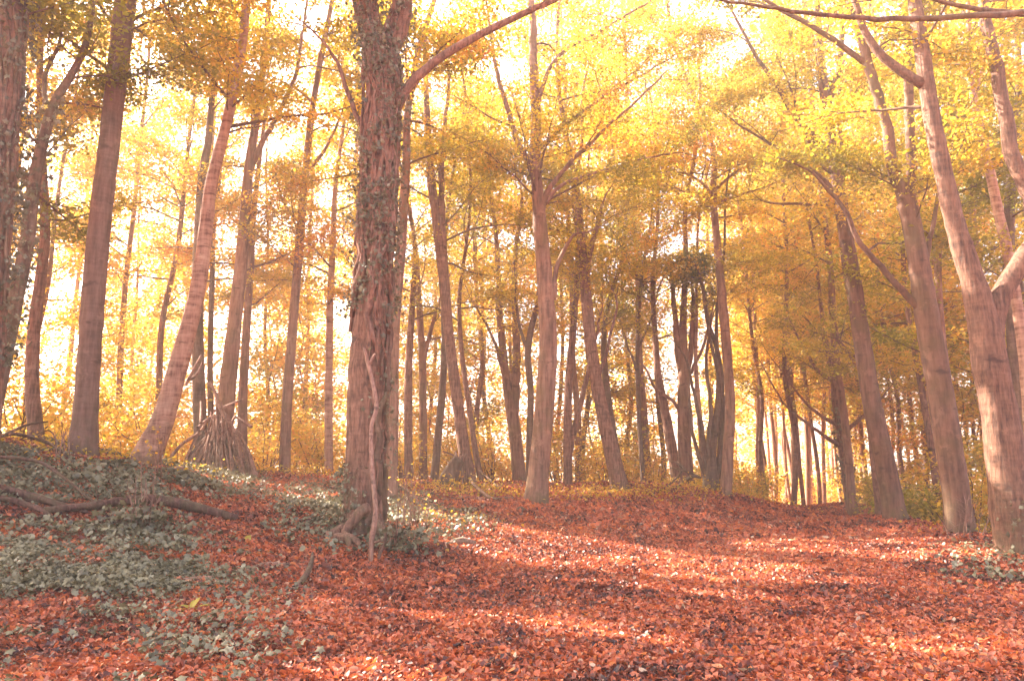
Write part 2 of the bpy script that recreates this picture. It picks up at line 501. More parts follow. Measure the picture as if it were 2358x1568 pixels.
def tree(name, label, Y, path, bark='beech', limbs=(), crown=None, flare=(.35, .5), group=None, bumpy=.04, top=None, ivy=None, cat='tree', nseg=14, ws=1.):
    """path: (px, py, width[, dy]) from the foot up; limbs the same; crown: dict for grow()"""
    seed = int(abs(path[0][0]) * 7 + abs(path[0][1])) % 100000
    rng = np.random.default_rng(seed)
    pts, rr = px_path(path, Y, ws)
    g = g1(pts[0][0], pts[0][1])
    if pts[0][2] > g:
        pts[0] = pts[0].copy(); pts[0][2] = g
    foot = pts[0].copy()
    # the foot goes into the soil, the head goes on above the frame
    pts = [foot - (0, 0, .35)] + pts; rr = [rr[0]] + rr
    if top:
        d = pts[-1] - pts[-2]; d = d / np.linalg.norm(d)
        z = pts[-1][2]
        while pts[-1][2] < top:
            d = d * .7 + np.array([rng.normal(0, .12), rng.normal(0, .12), .45]); d /= np.linalg.norm(d)
            pts.append(pts[-1] + d * 1.6); rr.append(rr[-1] * .84)
    P, r = spline(pts, rr, max(.12, .25 * mpp(800, Y) * 60))
    if bumpy:
        r = r * (1 + rng.normal(0, .02, len(r)))
    T = thing(name, label, cat, foot, group)
    mb = MB(); tube(mb, P, r, nseg, bumpy, (flare[0], flare[1]) if flare else None, rng)
    link('trunk', mb.mesh('trunk', bark, foot), T)
    trunks = [(P, r)]
    for lb in limbs:
        q, w = px_path(lb, Y, .5 + .5 * ws)
        if w[-1] < .09:                       # fine out into a crooked twig
            d = q[-1] - q[-2]; d = d / np.linalg.norm(d)
            for k in range(3):
                d = d + rng.normal(0, .22, 3); d /= np.linalg.norm(d)
                q.append(q[-1] + d * rng.uniform(.35, .6)); w.append(w[-1] * .5)
        Q, wr = spline(q, w, .15)
        Q[2:] += np.cumsum(rng.normal(0, .012, (len(Q) - 2, 3)), 0)
        mb = MB(); tube(mb, Q, wr, 10, bumpy, None, rng)
        link('limb', mb.mesh('limb', bark, foot), T)
        trunks.append((Q, wr))
    if crown:
        c = dict(crown); mat = c.pop('mat', 'gold'); size = c.pop('size', .09); rest = c.pop('limb_share', .5)
        nl, nb = int(c.pop('n') * 1.0), int(c.pop('nb') * 1.15)
        h0 = foot[2] + c.pop('h0'); lens = c.pop('lens', (1.6, 3.4))
        tb, lm = MB(), MB()
        share = [1 - rest] + [rest / max(1, len(limbs))] * len(limbs) if limbs else [1]
        for (Q, wr), sh in zip(trunks, share):
            k = max(2, int(nb * sh)); nn = max(50, int(nl * sh))
            tw, lp, ti = grow(Q, wr, h0, k, lens, nn, rng, **c)
            for a_, b_ in zip(tw.v, tw.q):
                pass
            tb.v += tw.v; tb.tint += tw.tint
            tb.q += [q_ + tb.n for q_ in tw.q]; tb.n += tw.n
            leaves(lm, lp, size, ti, rng=rng)
        tag(link('twigs', tb.mesh('twigs', 'dark', foot), T), kind='stuff')
        tag(link('crown', lm.mesh('crown', mat, foot), T))
    TRUNKS.append((foot[0], foot[1], label))
    return T, P, r, foot, rng


def ivy_on(T, P, r, foot, z0, z1, n, size, rng, out=.10, side=None, tint=.4):
    """ivy leaves standing off the bark between two heights"""
    idx = np.where((P[:, 2] > z0) & (P[:, 2] < z1))[0]
    k = rng.choice(idx, n)
    t = P[np.minimum(k + 1, len(P) - 1)] - P[k - 1]; t /= np.linalg.norm(t, axis=1)[:, None]
    a = rng.uniform(0, 6.283, n) if side is None else rng.normal(side[0], side[1], n)
    u = np.stack([np.cos(a), np.sin(a), np.zeros(n)], 1)
    u -= t * (u * t).sum(1)[:, None]
    off = r[k] * 1.0 + np.abs(rng.normal(0, out, n)) + .015
    p = P[k] + u * off[:, None] + rng.normal(0, .06, (n, 3))
    # clumps: thin out where a slow wave is low
    wv = np.sin(p[:, 2] * 2.3 + a * 1.5) + np.sin(p[:, 2] * 5.1 - a * 2.2 + 1)
    keep = wv > rng.uniform(-1.9, .9, n)
    mb = MB(); ivy_leaves(mb, p[keep], size * 1.15, np.clip(rng.normal(tint, .2, keep.sum()), 0, 1), u[keep], .9, rng)
    return link('ivy', mb.mesh('ivy', 'ivy', foot), T)


def vines(T, P, r, foot, z0, z1, count, rng, rv=(.012, .03), bark='rough', arc=(3.3, 6.2)):
    for c in range(count):
        a = rng.uniform(*arc); pts = []; zs_ = z0 + rng.uniform(0, .5) * (z1 - z0) * (count > 4)
        for k in range(0, len(P), 2):
            if zs_ < P[k][2] < z1:
                a += rng.normal(0, .2)
                u = np.array([math.cos(a), math.sin(a), 0])
                pts.append(P[k] + u * (r[k] * 1.03 + rng.uniform(0, .05)))
        if len(pts) > 3:
            mb = MB(); q = rng.uniform(*rv); tube(mb, pts, np.linspace(q, q * .5, len(pts)), 6, .1, None, rng)
            link('vine', mb.mesh('vine', bark, foot), T)


# ------------------------------------------------------------------ the ground
def axis(lo, hi, fine_lo, fine_hi, step):
    a = list(np.arange(fine_lo, fine_hi + 1e-6, step)); s = step
    x = fine_hi
    while x < hi:
        s *= 1.18; x += s; a.append(min(x, hi))
    x, s = fine_lo, step
    while x > lo:
        s *= 1.18; x -= s; a.insert(0, max(x, lo))
    return np.array(a)


ax, ay = axis(-280, 280, -16, 18, .22), axis(-120, 300, 2, 34, .22)
X, Yg = np.meshgrid(ax, ay)
Z = gh(X, Yg)
mb = MB()
nx, ny = len(ax), len(ay)
i = np.arange(ny - 1)[:, None] * nx + np.arange(nx - 1)
mb.add(np.stack([X, Yg, Z], -1).reshape(-1, 3), np.stack([i, i + 1, i + 1 + nx, i + nx], -1).reshape(-1, 4))
tag(link('ground', mb.mesh('ground', 'soil')), kind='structure')


def project(P):
    d = P - np.array([0, 0, CAMH])
    f = d[:, 1] * ct + d[:, 2] * st
    u = d[:, 0] / f; v = (-d[:, 1] * st + d[:, 2] * ct) / f
    return W0 / 2 + u * F, H0 / 2 - v * F, f


def vnoise(x, y, s, seed):
    """smooth value noise 0..1"""
    r_ = np.random.default_rng(seed); T_ = r_.uniform(0, 1, (64, 64))
    x, y = x / s + 500, y / s + 500
    xi, yi = np.floor(x).astype(int), np.floor(y).astype(int); fx, fy = x - xi, y - yi
    fx, fy = fx * fx * (3 - 2 * fx), fy * fy * (3 - 2 * fy)
    g = lambda a, b: T_[a % 64, b % 64]
    return (g(xi, yi) * (1 - fx) + g(xi + 1, yi) * fx) * (1 - fy) + (g(xi, yi + 1) * (1 - fx) + g(xi + 1, yi + 1) * fx) * fy


def scatter(n, y0, y1, margin=1.18):
    """points on the ground inside the view, even per square metre, between two distances"""
    y = np.sqrt(R.uniform(y0 * y0, y1 * y1, n))
    x = R.uniform(-1, 1, n) * y * (W0 / 2 / F) * margin
    return x, y


def normals(x, y):
    e = .08
    zx = (gh(x + e, y) - gh(x - e, y)) / (2 * e); zy = (gh(x, y + e) - gh(x, y - e)) / (2 * e)
    n = np.stack([-zx, -zy, np.ones_like(zx)], 1)
    return n / np.linalg.norm(n, axis=1)[:, None]


def ivy_mask(x, y):
    """0..1: how much of the ground is ivy"""
    P = np.stack([x, y, gh(x, y)], 1)
    px, py, _ = project(P)
    n = .6 * vnoise(x, y, 1.1, 3) + .4 * vnoise(x, y, .35, 4)
    bank = np.clip((640 - px) / 200, 0, 1) * np.clip((py - 1020) / 20, 0, 1) * np.clip((1175 - py) / 25, 0, 1) * (y < 20)
    patch = np.clip((600 + 90 * np.sin(py * .03) - px) / 260, 0, 1) * np.clip((py - 1185) / 20, 0, 1) * np.clip((1395 - py + (px < 420) * 20) / 70, 0, 1)
    foot = np.clip(1.3 - np.hypot((px - 800) / 190, (py - 1190) / 75), 0, 1)
    foot2 = np.clip(1.2 - np.hypot((px - 1010) / 130, (py - 1215) / 45), 0, 1) * .45
    edge = np.clip(1.2 - np.hypot((px - 2300) / 170, (py - 1300) / 60), 0, 1) * .3
    low = np.clip((760 - px) / 700, 0, 1) * np.clip((py - 1340) / 60, 0, 1) * .33
    m_ = np.maximum.reduce([bank, patch * 1.1, foot, foot2, edge, low])
    bare = np.clip((py - 1158) / 12, 0, 1) * np.clip((1222 - py) / 12, 0, 1) * np.clip((px - 60) / 60, 0, 1) * np.clip((640 - px) / 60, 0, 1)
    return m_ * np.clip((n - .24) * 4, 0, 1) * (1 - .85 * bare)


lm = MB()
for n, y0, y1, size in ((180000, 4.0, 8.5, .043), (235000, 8.5, 15, .052), (190000, 15, 31, .075)):
    x, y = scatter(n, y0, y1)
    iv = ivy_mask(x, y)
    keep = R.uniform(0, 1, n) > iv * .85
    x, y = x[keep], y[keep]
    P = np.stack([x, y, gh(x, y) + R.uniform(.004, .045, len(x))], 1)
    ti = np.clip(.45 + .34 * (vnoise(x, y, 1.3, 9) - .5) + .4 * (vnoise(x, y, .28, 19) - .5) + R.normal(0, .23, len(x)), 0, .96)
    ti[R.uniform(0, 1, len(x)) < .012] = 1
    leaves6(lm, P, size, ti, normals(x, y), flat=.95, wide=.58, curl=.2)
lm.smooth = False
tag(link('leaf_litter', lm.mesh('leaf_litter', 'litter')), kind='stuff')

tb = MB(); tb.smooth = True
x, y = scatter(900, 4.3, 16)
for x_, y_ in zip(x, y):
    a = R.uniform(0, 6.283); l_ = R.uniform(.06, .3); z_ = g1(x_, y_) + .035
    d = np.array([math.cos(a), math.sin(a), 0]); e = np.array([-d[1], d[0], 0]) * R.normal(0, .12) * l_
    c = np.array([x_, y_, z_])
    tube(tb, [c - d * l_, c + e, c + d * l_ + (0, 0, R.uniform(-.02, .05))], np.array([1., .8, .4]) * R.uniform(.003, .008), 4)
tag(link('twig_litter', tb.mesh('twig_litter', 'log')), kind='stuff')

lm = MB()
for n, y0, y1, size in ((170000, 4.5, 9.5, .043), (260000, 9.5, 20, .052)):
    x, y = scatter(n, y0, y1)
    iv = ivy_mask(x, y)
    keep = R.uniform(0, 1, n) < iv
    x, y = x[keep], y[keep]
    P = np.stack([x, y, gh(x, y) + .02 + R.uniform(0, .13, len(x)) * vnoise(x, y, .6, 44) * 1.5], 1)
    ti = np.clip(R.normal(.4, .2, len(x)) + .4 * (vnoise(x, y, .5, 33) - .5), 0, .94)
    if y0 < 5:
        ivy_leaves(lm, P, size * 1.25, ti, normals(x, y), 1.2)
    else:
        leaves6(lm, P, size, ti, normals(x, y), flat=1.15, wide=.95, curl=.08)
lm.smooth = False
tag(link('ground_ivy', lm.mesh('ground_ivy', 'ivy')), kind='stuff')

# low yellow undergrowth along the crest
lm = MB()
zone = [((960, 1130), (1190, 1140), 1050, 0.15), ((1290, 1140), (1480, 1145), 840, 0.13), ((1480, 1135), (1700, 1140), 1050, 0.18), ((1700, 1140), (1800, 1160), 350, 0.18),
        ((900, 1172), (1080, 1205), 266, 0.05), ((1950, 1150), (2040, 1165), 350, 0.15), ((2090, 1185), (2190, 1200), 489, 0.18), ((2240, 1225), (2330, 1240), 420, 0.15),
        ((560, 1090), (780, 1100), 840, 0.15), ((330, 1078), (480, 1085), 489, 0.15), ((20, 1030), (300, 1050), 630, 0.12)]
for a, b_, n, h in zone:
    pa, pb = G(*a), G(*b_)
    t = R.uniform(0, 1, n)[:, None]
    p = pa + (pb - pa) * t + R.normal(0, .55, (n, 3)) * (1, 1, 0)
    p[:, 2] = gh(p[:, 0], p[:, 1]) + np.abs(R.normal(0, h, n)) * (.4 + vnoise(p[:, 0], p[:, 1], .5, 21)) + .02
    leaves(lm, p, .075, np.clip(R.normal(.55, .2, n), 0, 1), flat=1.)
tag(link('undergrowth', lm.mesh('undergrowth', 'gold')), kind='stuff')

# ------------------------------------------------------------------ the trees
def cr(n, nb, h0, **kw):
    return dict(n=n, nb=nb, h0=h0, **kw)


# the ivy-clad tree in the middle of the picture
T, P, r, foot, rng = tree('ivy_clad_tree', 'stout forked tree clad in ivy with a stick leaning on its foot', 12.8,
    [(832, 1225, 104), (838, 1100, 98), (845, 900, 98), (855, 700, 92), (868, 500, 84), (876, 300, 84), (880, 150, 88), (872, 95, 80)], 'rough',
    limbs=[[(868, 120, 60), (845, 50, 52), (832, -30, 48), (815, -140, 40), (800, -260, 30)],
           [(888, 130, 62), (915, 50, 54), (928, -30, 48), (940, -150, 40), (965, -260, 28)],
           [(898, 275, 30), (935, 205, 25), (1000, 140, 21), (1080, 92, 19), (1170, 50, 16), (1280, -2, 13), (1390, -60, 9), (1480, -130, 5)],
           [(850, 330, 16), (820, 260, 12), (790, 180, 10), (765, 130, 7), (700, 60, 4)]],
    ws=0.88, crown=cr(12000, 18, 8.6, lens=(1.4, 3.0), tint0=.45, limb_share=.8), flare=(.45, .55), bumpy=.06, nseg=20)
ivy_on(T, P, r, foot, 4.0, 9.8, 4600, .058, rng, .12, side=(5.0, 1.1), tint=.3)
for lb_ in ([(868, 120, 60), (845, 50, 52), (832, -30, 48), (815, -140, 40)], [(888, 130, 62), (915, 50, 54), (928, -30, 48), (940, -150, 40)]):
    q, w = px_path(lb_, 12.8, .9); Q, wr = spline(q, w, .15)
    ivy_on(T, Q, wr, foot, 0, 99, 1500, .06, rng, .1, side=(5.2, 1.3), tint=.3); vines(T, Q, wr, foot, 0, 99, 7, rng, (.025, .05))
ivy_on(T, P, r, foot, .5, 1.5, 520, .055, rng, .05, side=(3.9, .5))
ivy_on(T, P, r, foot, 1.5, 4.5, 420, .06, rng, .08, side=(5.9, .5))
vines(T, P, r, foot, 2.6, 9, 17, rng, (.025, .06)); vines(T, P, r, foot, 3.2, 9.5, 8, rng, (.02, .04), 'stick'); vines(T, P, r, foot, .6, 9, 3, rng, (.03, .06), 'dark', (5.6, 6.3)); vines(T, P, r, foot, .7, 5, 4, rng, (.01, .02), 'rough')
for pth in ([(848, 1130, 28, -.3), (830, 1178, 26, -.38), (802, 1212, 22, -.48), (784, 1226, 13, -.55)], [(800, 1205, 26, -.25), (775, 1224, 22, -.45), (745, 1234, 15, -.6), (722, 1240, 7, -.7)],
            [(862, 1205, 30, -.3), (884, 1235, 24, -.4), (900, 1258, 15, -.5), (912, 1275, 7, -.6)], [(770, 1238, 20, -.8), (798, 1238, 24, -.85), (822, 1246, 16, -.9), (832, 1252, 8, -.95)],
            [(792, 1228, 15, -.8), (804, 1246, 15, -.95), (800, 1262, 8, -1.)]):
    q, w = px_path(pth, 12.8); q = [np.array([a[0], a[1], min(max(a[2], g1(a[0], a[1]) + .0), g1(a[0], a[1]) + .45)]) for a in q]
    q[-1][2] = g1(q[-1][0], q[-1][1]) - .04
    Q, wr = spline(q, w, .1); mb = MB(); tube(mb, Q, wr, 10, .08, None, rng); link('root', mb.mesh('root', 'rough', foot), T)

tree('beech_tree', 'smooth grey beech with flared foot and dark knots at the path edge', 19,
     [(1236, 1160, 62), (1240, 1100, 58), (1252, 950, 55), (1262, 800, 52), (1255, 650, 46), (1245, 540, 42), (1237, 430, 32), (1230, 370, 32)], 'beech',
     limbs=[[(1233, 400, 30), (1230, 250, 26), (1222, 120, 22), (1215, 0, 19), (1205, -140, 14), (1215, -260, 9)],
            [(1222, 380, 16), (1190, 320, 14), (1165, 240, 12), (1145, 160, 10), (1125, 60, 7), (1110, -40, 5)],
            [(1225, 380, 14), (1232, 270, 12), (1250, 190, 11), (1290, 130, 9), (1370, 80, 7), (1480, 20, 5)],
            [(1245, 500, 18), (1262, 440, 14), (1310, 380, 11), (1390, 300, 8), (1460, 240, 6), (1520, 180, 4)],
            [(1235, 350, 12), (1290, 300, 10), (1370, 240, 8), (1450, 190, 6), (1540, 140, 4)],
            [(1255, 470, 12), (1290, 430, 10), (1360, 405, 8), (1450, 380, 6), (1540, 360, 4)],
            [(1275, 690, 13), (1285, 610, 12), (1305, 560, 9), (1322, 535, 7), (1350, 530, 5)]],
     ws=0.8, crown=cr(27000, 36, 7.2, lens=(1.8, 3.8), limb_share=.75), flare=(.5, .6), bumpy=.03, nseg=20)
tree('beech_tree', 'straight smooth grey trunk leaning slightly right on the left bank', 14,
     [(190, 1052, 54), (197, 950, 50), (207, 800, 47), (225, 560, 46), (255, 300, 42), (290, 0, 44), (308, -150, 36)], 'grey', ws=1.06, crown=cr(22000, 24, 6., lens=(2., 4.2), tint0=.5), top=16, flare=(.4, .45), bumpy=.02, nseg=18)
tree('leaning_birch', 'pale ringed birch leaning right, its foot bent out over the bank', 14.6,
     [(325, 1075, 62), (345, 1030, 58), (380, 950, 48), (430, 770, 39), (460, 640, 34), (483, 450, 28), (502, 360, 26), (530, 250, 23), (555, 120, 20), (568, 0, 18), (580, -120, 14)], 'birch',
     crown=cr(17000, 22, 6., lens=(1.8, 3.8), tint0=.55), top=15, flare=(.3, .6), nseg=16)
tree('beech_tree', 'greenish trunk just left of the den, behind the leaning birch', 20,
     [(470, 1088, 32), (460, 950, 30), (455, 800, 27), (456, 620, 25), (465, 420, 20), (480, 320, 16), (490, 200, 13), (500, 80, 10)], 'dark', crown=cr(10000, 16, 4.5, tint0=.6), top=13)
tree('beech_tree', 'thick trunk in the middle of the stick den with one arching branch', 19.6,
     [(505, 1092, 50), (515, 980, 42), (525, 880, 38), (540, 750, 32), (558, 580, 28), (572, 400, 22), (592, 260, 17), (610, 120, 14), (622, -20, 11)], 'beech',
     limbs=[[(572, 400, 16), (600, 330, 13), (640, 260, 11), (680, 170, 9), (700, 80, 7), (720, -20, 5)]], crown=cr(20000, 26, 4.5, tint0=.55, limb_share=.4, lens=(1.8, 3.8)), top=16, flare=(.35, .3))
tree('beech_tree', 'slim trunk close behind the right side of the stick den', 21,
     [(556, 1090, 24), (560, 900, 21), (568, 750, 18), (578, 600, 15), (585, 480, 12), (600, 350, 9)], 'beech', crown=cr(7000, 12, 4., tint0=.6), top=11)
tree('beech_tree', 'thin dark pole of a tree between the two den trunks', 22,
     [(488, 1090, 16), (484, 850, 13), (488, 650, 12), (492, 540, 9), (505, 420, 7)], 'dark', crown=cr(4000, 9, 4.5, lens=(1, 2), tint0=.6), top=10)
tree('beech_tree', 'slim straight dark-edged trunk standing alone right of the den', 20.5,
     [(655, 1092, 26), (660, 950, 24), (670, 800, 22), (685, 620, 20), (700, 430, 18), (715, 280, 16), (738, 140, 13), (765, 0, 10)], 'beech',
     limbs=[[(722, 240, 8), (690, 210, 6), (650, 190, 4)], [(705, 400, 9), (760, 330, 7), (800, 250, 5)]], crown=cr(18000, 24, 5., tint0=.5, limb_share=.3, lens=(1.8, 3.8)), top=16)
tree('beech_tree', 'pale slender trunk close left of the ivy-clad tree', 22,
     [(757, 1095, 20), (757, 900, 18), (760, 700, 16), (767, 560, 14), (772, 430, 11), (790, 300, 8)], 'birch', crown=cr(9000, 14, 4.6, tint0=.6), top=13)

# far left
T, P, r, foot, rng = tree('ivy_clad_tree', 'dark ivy-covered trunk cut by the left edge of the photo', 10.5,
    [(-34, 1015, 70), (-26, 930, 54), (-14, 750, 48), (0, 500, 52), (14, 250, 60), (26, 0, 64), (34, -150, 60)], 'rough', crown=cr(9000, 12, 6.8, mat='olive', lens=(1.5, 3)), top=12, flare=(.35, .9), bumpy=.08, nseg=16)
ivy_on(T, P, r, foot, 2.8, 9, 4500, .06, rng, .10, tint=.25)
vines(T, P, r, foot, 2.0, 9, 8, rng, (.02, .045), 'dark')
T, P, r, foot, rng = tree('forked_tree', 'dark sinuous tree sweeping up to the right beside the left edge', 13,
    [(-40, 1045, 46), (-10, 900, 40), (30, 720, 34), (62, 560, 30), (82, 400, 27), (120, 250, 20), (160, 180, 17), (195, 110, 14), (212, 30, 11), (222, -80, 9)], 'dark',
    limbs=[[(78, 420, 20), (20, 380, 18), (-20, 340, 16), (-80, 290, 10)], [(110, 280, 12), (100, 180, 10), (130, 90, 7), (140, 0, 5)]],
    crown=cr(9000, 14, 4.5, mat='olive', tint0=.6, limb_share=.5), top=12)
ivy_on(T, P, r, foot, 3.5, 8, 900, .08, rng, .08)
tree('beech_tree', 'brown trunk with a spreading foot behind the left bank top', 15.2,
     [(86, 1048, 36), (82, 980, 33), (74, 880, 30), (78, 760, 27), (92, 650, 24), (104, 520, 21), (95, 320, 17), (92, 150, 14), (100, 0, 12)], 'rough', crown=cr(11000, 16, 4.5, tint0=.6), top=13, flare=(.3, .5))

# between the ivy-clad tree and the beech
mid = [
    ('tall trunk close behind the right side of the ivy-clad tree', 17, [(900, 1100, 32), (903, 950, 29), (908, 750, 27), (922, 580, 24), (935, 380, 20), (940, 250, 16)], 'beech', 11000, 4.6, ()),
    ('reddish slim trunk two places right of the ivy-clad tree', 23.5, [(940, 1100, 20), (940, 950, 20), (942, 820, 17), (950, 690, 14), (955, 560, 10)], 'rough', 6000, 4., ()),
    ('greyish trunk that forks into a right-hand branch, left of the dark bent trunk', 25, [(975, 1102, 20), (974, 950, 18), (972, 820, 17), (965, 700, 14), (960, 600, 10)], 'beech', 7000, 4.2, ([(975, 830, 12), (992, 760, 9), (1010, 700, 7), (1030, 640, 5)],)),
    ('bent dark-footed slim trunk left of the broken stump', 24, [(1000, 1108, 20), (1008, 1010, 18), (1018, 900, 17), (1024, 790, 15), (1020, 650, 12), (1030, 500, 9)], 'dark', 7000, 4.2, ()),
    ('reddish leaning trunk wound with stems, rising behind the broken stump', 21.3, [(1082, 1120, 34), (1068, 1030, 29), (1050, 900, 25), (1032, 760, 23), (1020, 620, 26), (1005, 500, 22), (992, 410, 20), (985, 300, 16), (980, 180, 12)], 'rough', 13000, 5.4,
     ([(1022, 620, 17), (1022, 530, 16), (1020, 430, 14), (1028, 300, 11), (1040, 180, 8)],)),
    ('thin curving pole right behind the reddish leaning trunk', 23, [(1108, 1112, 15), (1092, 1020, 13), (1075, 900, 12), (1062, 800, 11), (1058, 680, 9)], 'rough', 3500, 4.3, ()),
    ('pale forked trunk left of the smooth grey beech', 25, [(1197, 1112, 32), (1188, 1020, 30), (1178, 950, 28), (1165, 870, 19), (1152, 740, 16), (1148, 640, 12), (1140, 520, 9)], 'beech', 12000, 4.4,
     ([(1184, 960, 22), (1190, 850, 19), (1190, 730, 16), (1192, 600, 12), (1205, 480, 8)], [(1165, 890, 8), (1140, 800, 7), (1110, 740, 5), (1080, 690, 3)])),
    ('thin dark crooked trunk touching the left side of the smooth grey beech', 22.5, [(1218, 1110, 17), (1220, 1000, 16), (1222, 900, 15), (1215, 820, 15), (1222, 760, 14), (1240, 690, 13), (1246, 600, 10)], 'dark', 5000, 4.4,
     ([(1216, 810, 9), (1200, 760, 7), (1185, 700, 5)],)),
    ('slim reddish trunk right of the smooth grey beech, base of a narrow V', 22.5, [(1308, 1140, 22), (1307, 1000, 20), (1310, 880, 18), (1318, 780, 16), (1326, 680, 13), (1330, 560, 10)], 'rough', 8000, 4.4,
     ([(1312, 1040, 15), (1330, 960, 13), (1345, 900, 12), (1360, 830, 9), (1380, 740, 6)],)),
    ('left-leaning brown trunk with a ridge of stems before the sky gap', 21.5, [(1428, 1130, 44), (1412, 1060, 36), (1392, 970, 31), (1370, 860, 28), (1355, 740, 27), (1347, 640, 24), (1340, 570, 20), (1330, 450, 14)], 'rough', 15000, 5.2,
     ([(1350, 660, 14), (1358, 590, 12), (1380, 500, 9)], [(1390, 960, 10), (1372, 900, 9), (1400, 800, 7), (1420, 700, 5)])),
    ('slim shaded trunk right behind the left-leaning brown trunk', 25, [(1432, 1120, 20), (1412, 1000, 18), (1398, 900, 16), (1390, 800, 14), (1400, 700, 10)], 'dark', 6000, 4., ()),
    ('straight thin dark pole right of the left-leaning brown trunk', 24, [(1482, 1122, 12), (1474, 1000, 11), (1468, 860, 10), (1470, 740, 9), (1480, 620, 6)], 'dark', 4000, 4., ([(1468, 860, 6), (1440, 780, 5), (1420, 700, 4)], [(1470, 800, 6), (1500, 740, 5), (1520, 660, 4)])),
    ('curved brown trunk with a mossy kink left of the coppice clump', 24.5, [(1562, 1118, 28), (1545, 1020, 24), (1530, 940, 21), (1515, 860, 17), (1508, 760, 12)], 'rough', 6000, 3.6, ()),
    ('trunk that splits into several upright stems left of the tall slim beech', 24, [(1582, 1122, 34), (1576, 1020, 31), (1574, 920, 29), (1575, 850, 26), (1572, 780, 20), (1575, 700, 14)], 'beech', 9000, 5.,
     ([(1570, 860, 18), (1556, 800, 16), (1548, 720, 12), (1540, 640, 8)], [(1580, 860, 16), (1595, 790, 13), (1600, 700, 9)], [(1576, 1000, 9), (1555, 930, 8), (1510, 890, 7), (1490, 850, 5)], [(1590, 860, 9), (1620, 800, 7), (1640, 720, 5)])),
    ('thin white birch pole shining in the sun left of the tall slim beech', 24, [(1622, 1115, 12), (1614, 1000, 12), (1606, 900, 11), (1602, 820, 9), (1604, 720, 7)], 'birch', 3000, 4.5, ()),
    ('tall slim beech standing at the left rim of the path with a high crown', 22, [(1670, 1148, 30), (1676, 1050, 25), (1681, 920, 22), (1668, 740, 22), (1653, 580, 18), (1642, 450, 16), (1645, 370, 13)], 'beech', 20000, 6.8,
     ([(1642, 450, 8), (1615, 420, 6), (1580, 400, 4)], [(1644, 440, 8), (1690, 400, 6), (1730, 370, 4)], [(1643, 470, 7), (1700, 450, 5), (1760, 430, 4)], [(1641, 460, 7), (1600, 450, 5), (1560, 435, 3)])),
]
for lab, Y, path, bark, n, h0, lb in mid:
    tree('birch_tree' if bark == 'birch' else 'beech_tree', lab, Y, path, bark, limbs=lb, crown=cr(n, max(10, n // 650), h0, tint0=.5, limb_share=.4 if lb else 0, lens=(1.8, 3.8)), top=16 if n > 14500 else 13, bumpy=.05, flare=(.3, .35), nseg=12)

# coppice clump
T, P, r, foot, rng = tree('coppice_tree', 'dark many-stemmed coppice clump hard against the tall slim beech', 22.8,
    [(1640, 1140, 40), (1636, 1095, 36), (1640, 1040, 18), (1650, 960, 15), (1655, 880, 12), (1650, 790, 9), (1652, 700, 7)], 'dark',
    limbs=[[(1640, 1120, 16), (1622, 1040, 13), (1610, 960, 10), (1588, 880, 7), (1570, 820, 5)], [(1638, 1110, 14), (1632, 1020, 12), (1640, 940, 10), (1630, 840, 8), (1636, 740, 5)],
           [(1645, 1110, 16), (1658, 1030, 13), (1664, 950, 10), (1655, 880, 9), (1640, 820, 8), (1628, 760, 7), (1622, 690, 6), (1615, 650, 5)], [(1635, 1110, 12), (1612, 1060, 10), (1596, 990, 8), (1590, 920, 6)]],
    crown=cr(6000, 14, 4.6, mat='gold', tint0=.4, limb_share=.7), top=11, nseg=12)

# evergreen ball in the canopy
T, P, r, foot, rng = tree('ivy_topped_tree', 'dark green bushy ball of foliage on a thin stem left of the tall beech', 23.5,
    [(1655, 1140, 14), (1660, 980, 12), (1662, 880, 11), (1650, 800, 11), (1630, 740, 10), (1618, 660, 9), (1600, 610, 7)], 'dark', nseg=10)
c0 = at(1598, 612, 23.5); n = 2200
p = c0 + rnd_unit(n) * (R.uniform(.25, 1, n) ** .5)[:, None] * (.55, .55, .5) * (1 + .25 * np.sin(7 * R.uniform(0, 6, n)))[:, None]
p = np.vstack([p, at(1640, 680, 23.5) + R.normal(0, .25, (350, 3)), at(1560, 640, 23.5) + R.normal(0, .25, (500, 3))])
mb = MB(); leaves(mb, p, .09, np.clip(R.normal(.5, .25, len(p)), 0, 1), flat=.6); link('crown', mb.mesh('crown', 'dark_green', foot), T)

# the right-hand row
tree('beech_tree', 'tall grey-green beech leaning left, first of the big right-hand trunks', 18.5,
     [(2062, 1192, 62), (2045, 1100, 56), (2018, 980, 52), (1990, 820, 47), (1965, 650, 42), (1945, 520, 37), (1920, 360, 31), (1900, 230, 26), (1885, 90, 22), (1878, -40, 17)], 'brown_beech',
     limbs=[[(1918, 370, 20), (1870, 320, 17), (1820, 260, 14), (1770, 180, 11), (1720, 100, 8), (1660, 0, 5)],
            [(1905, 250, 17), (1925, 170, 15), (1935, 90, 13), (1938, 0, 10), (1945, -100, 7)],
            [(1935, 470, 15), (1900, 420, 12), (1860, 390, 10), (1800, 350, 8), (1720, 300, 5)],
            [(1940, 500, 11), (1900, 470, 9), (1840, 465, 7), (1780, 462, 5)],
            [(1925, 400, 12), (1890, 380, 10), (1850, 290, 8), (1830, 220, 6), (1800, 150, 4)]],
     ws=0.82, crown=cr(18000, 24, 6.2, lens=(1.8, 3.4), limb_share=.6, tint0=.42), top=16, flare=(.4, .35), nseg=18)
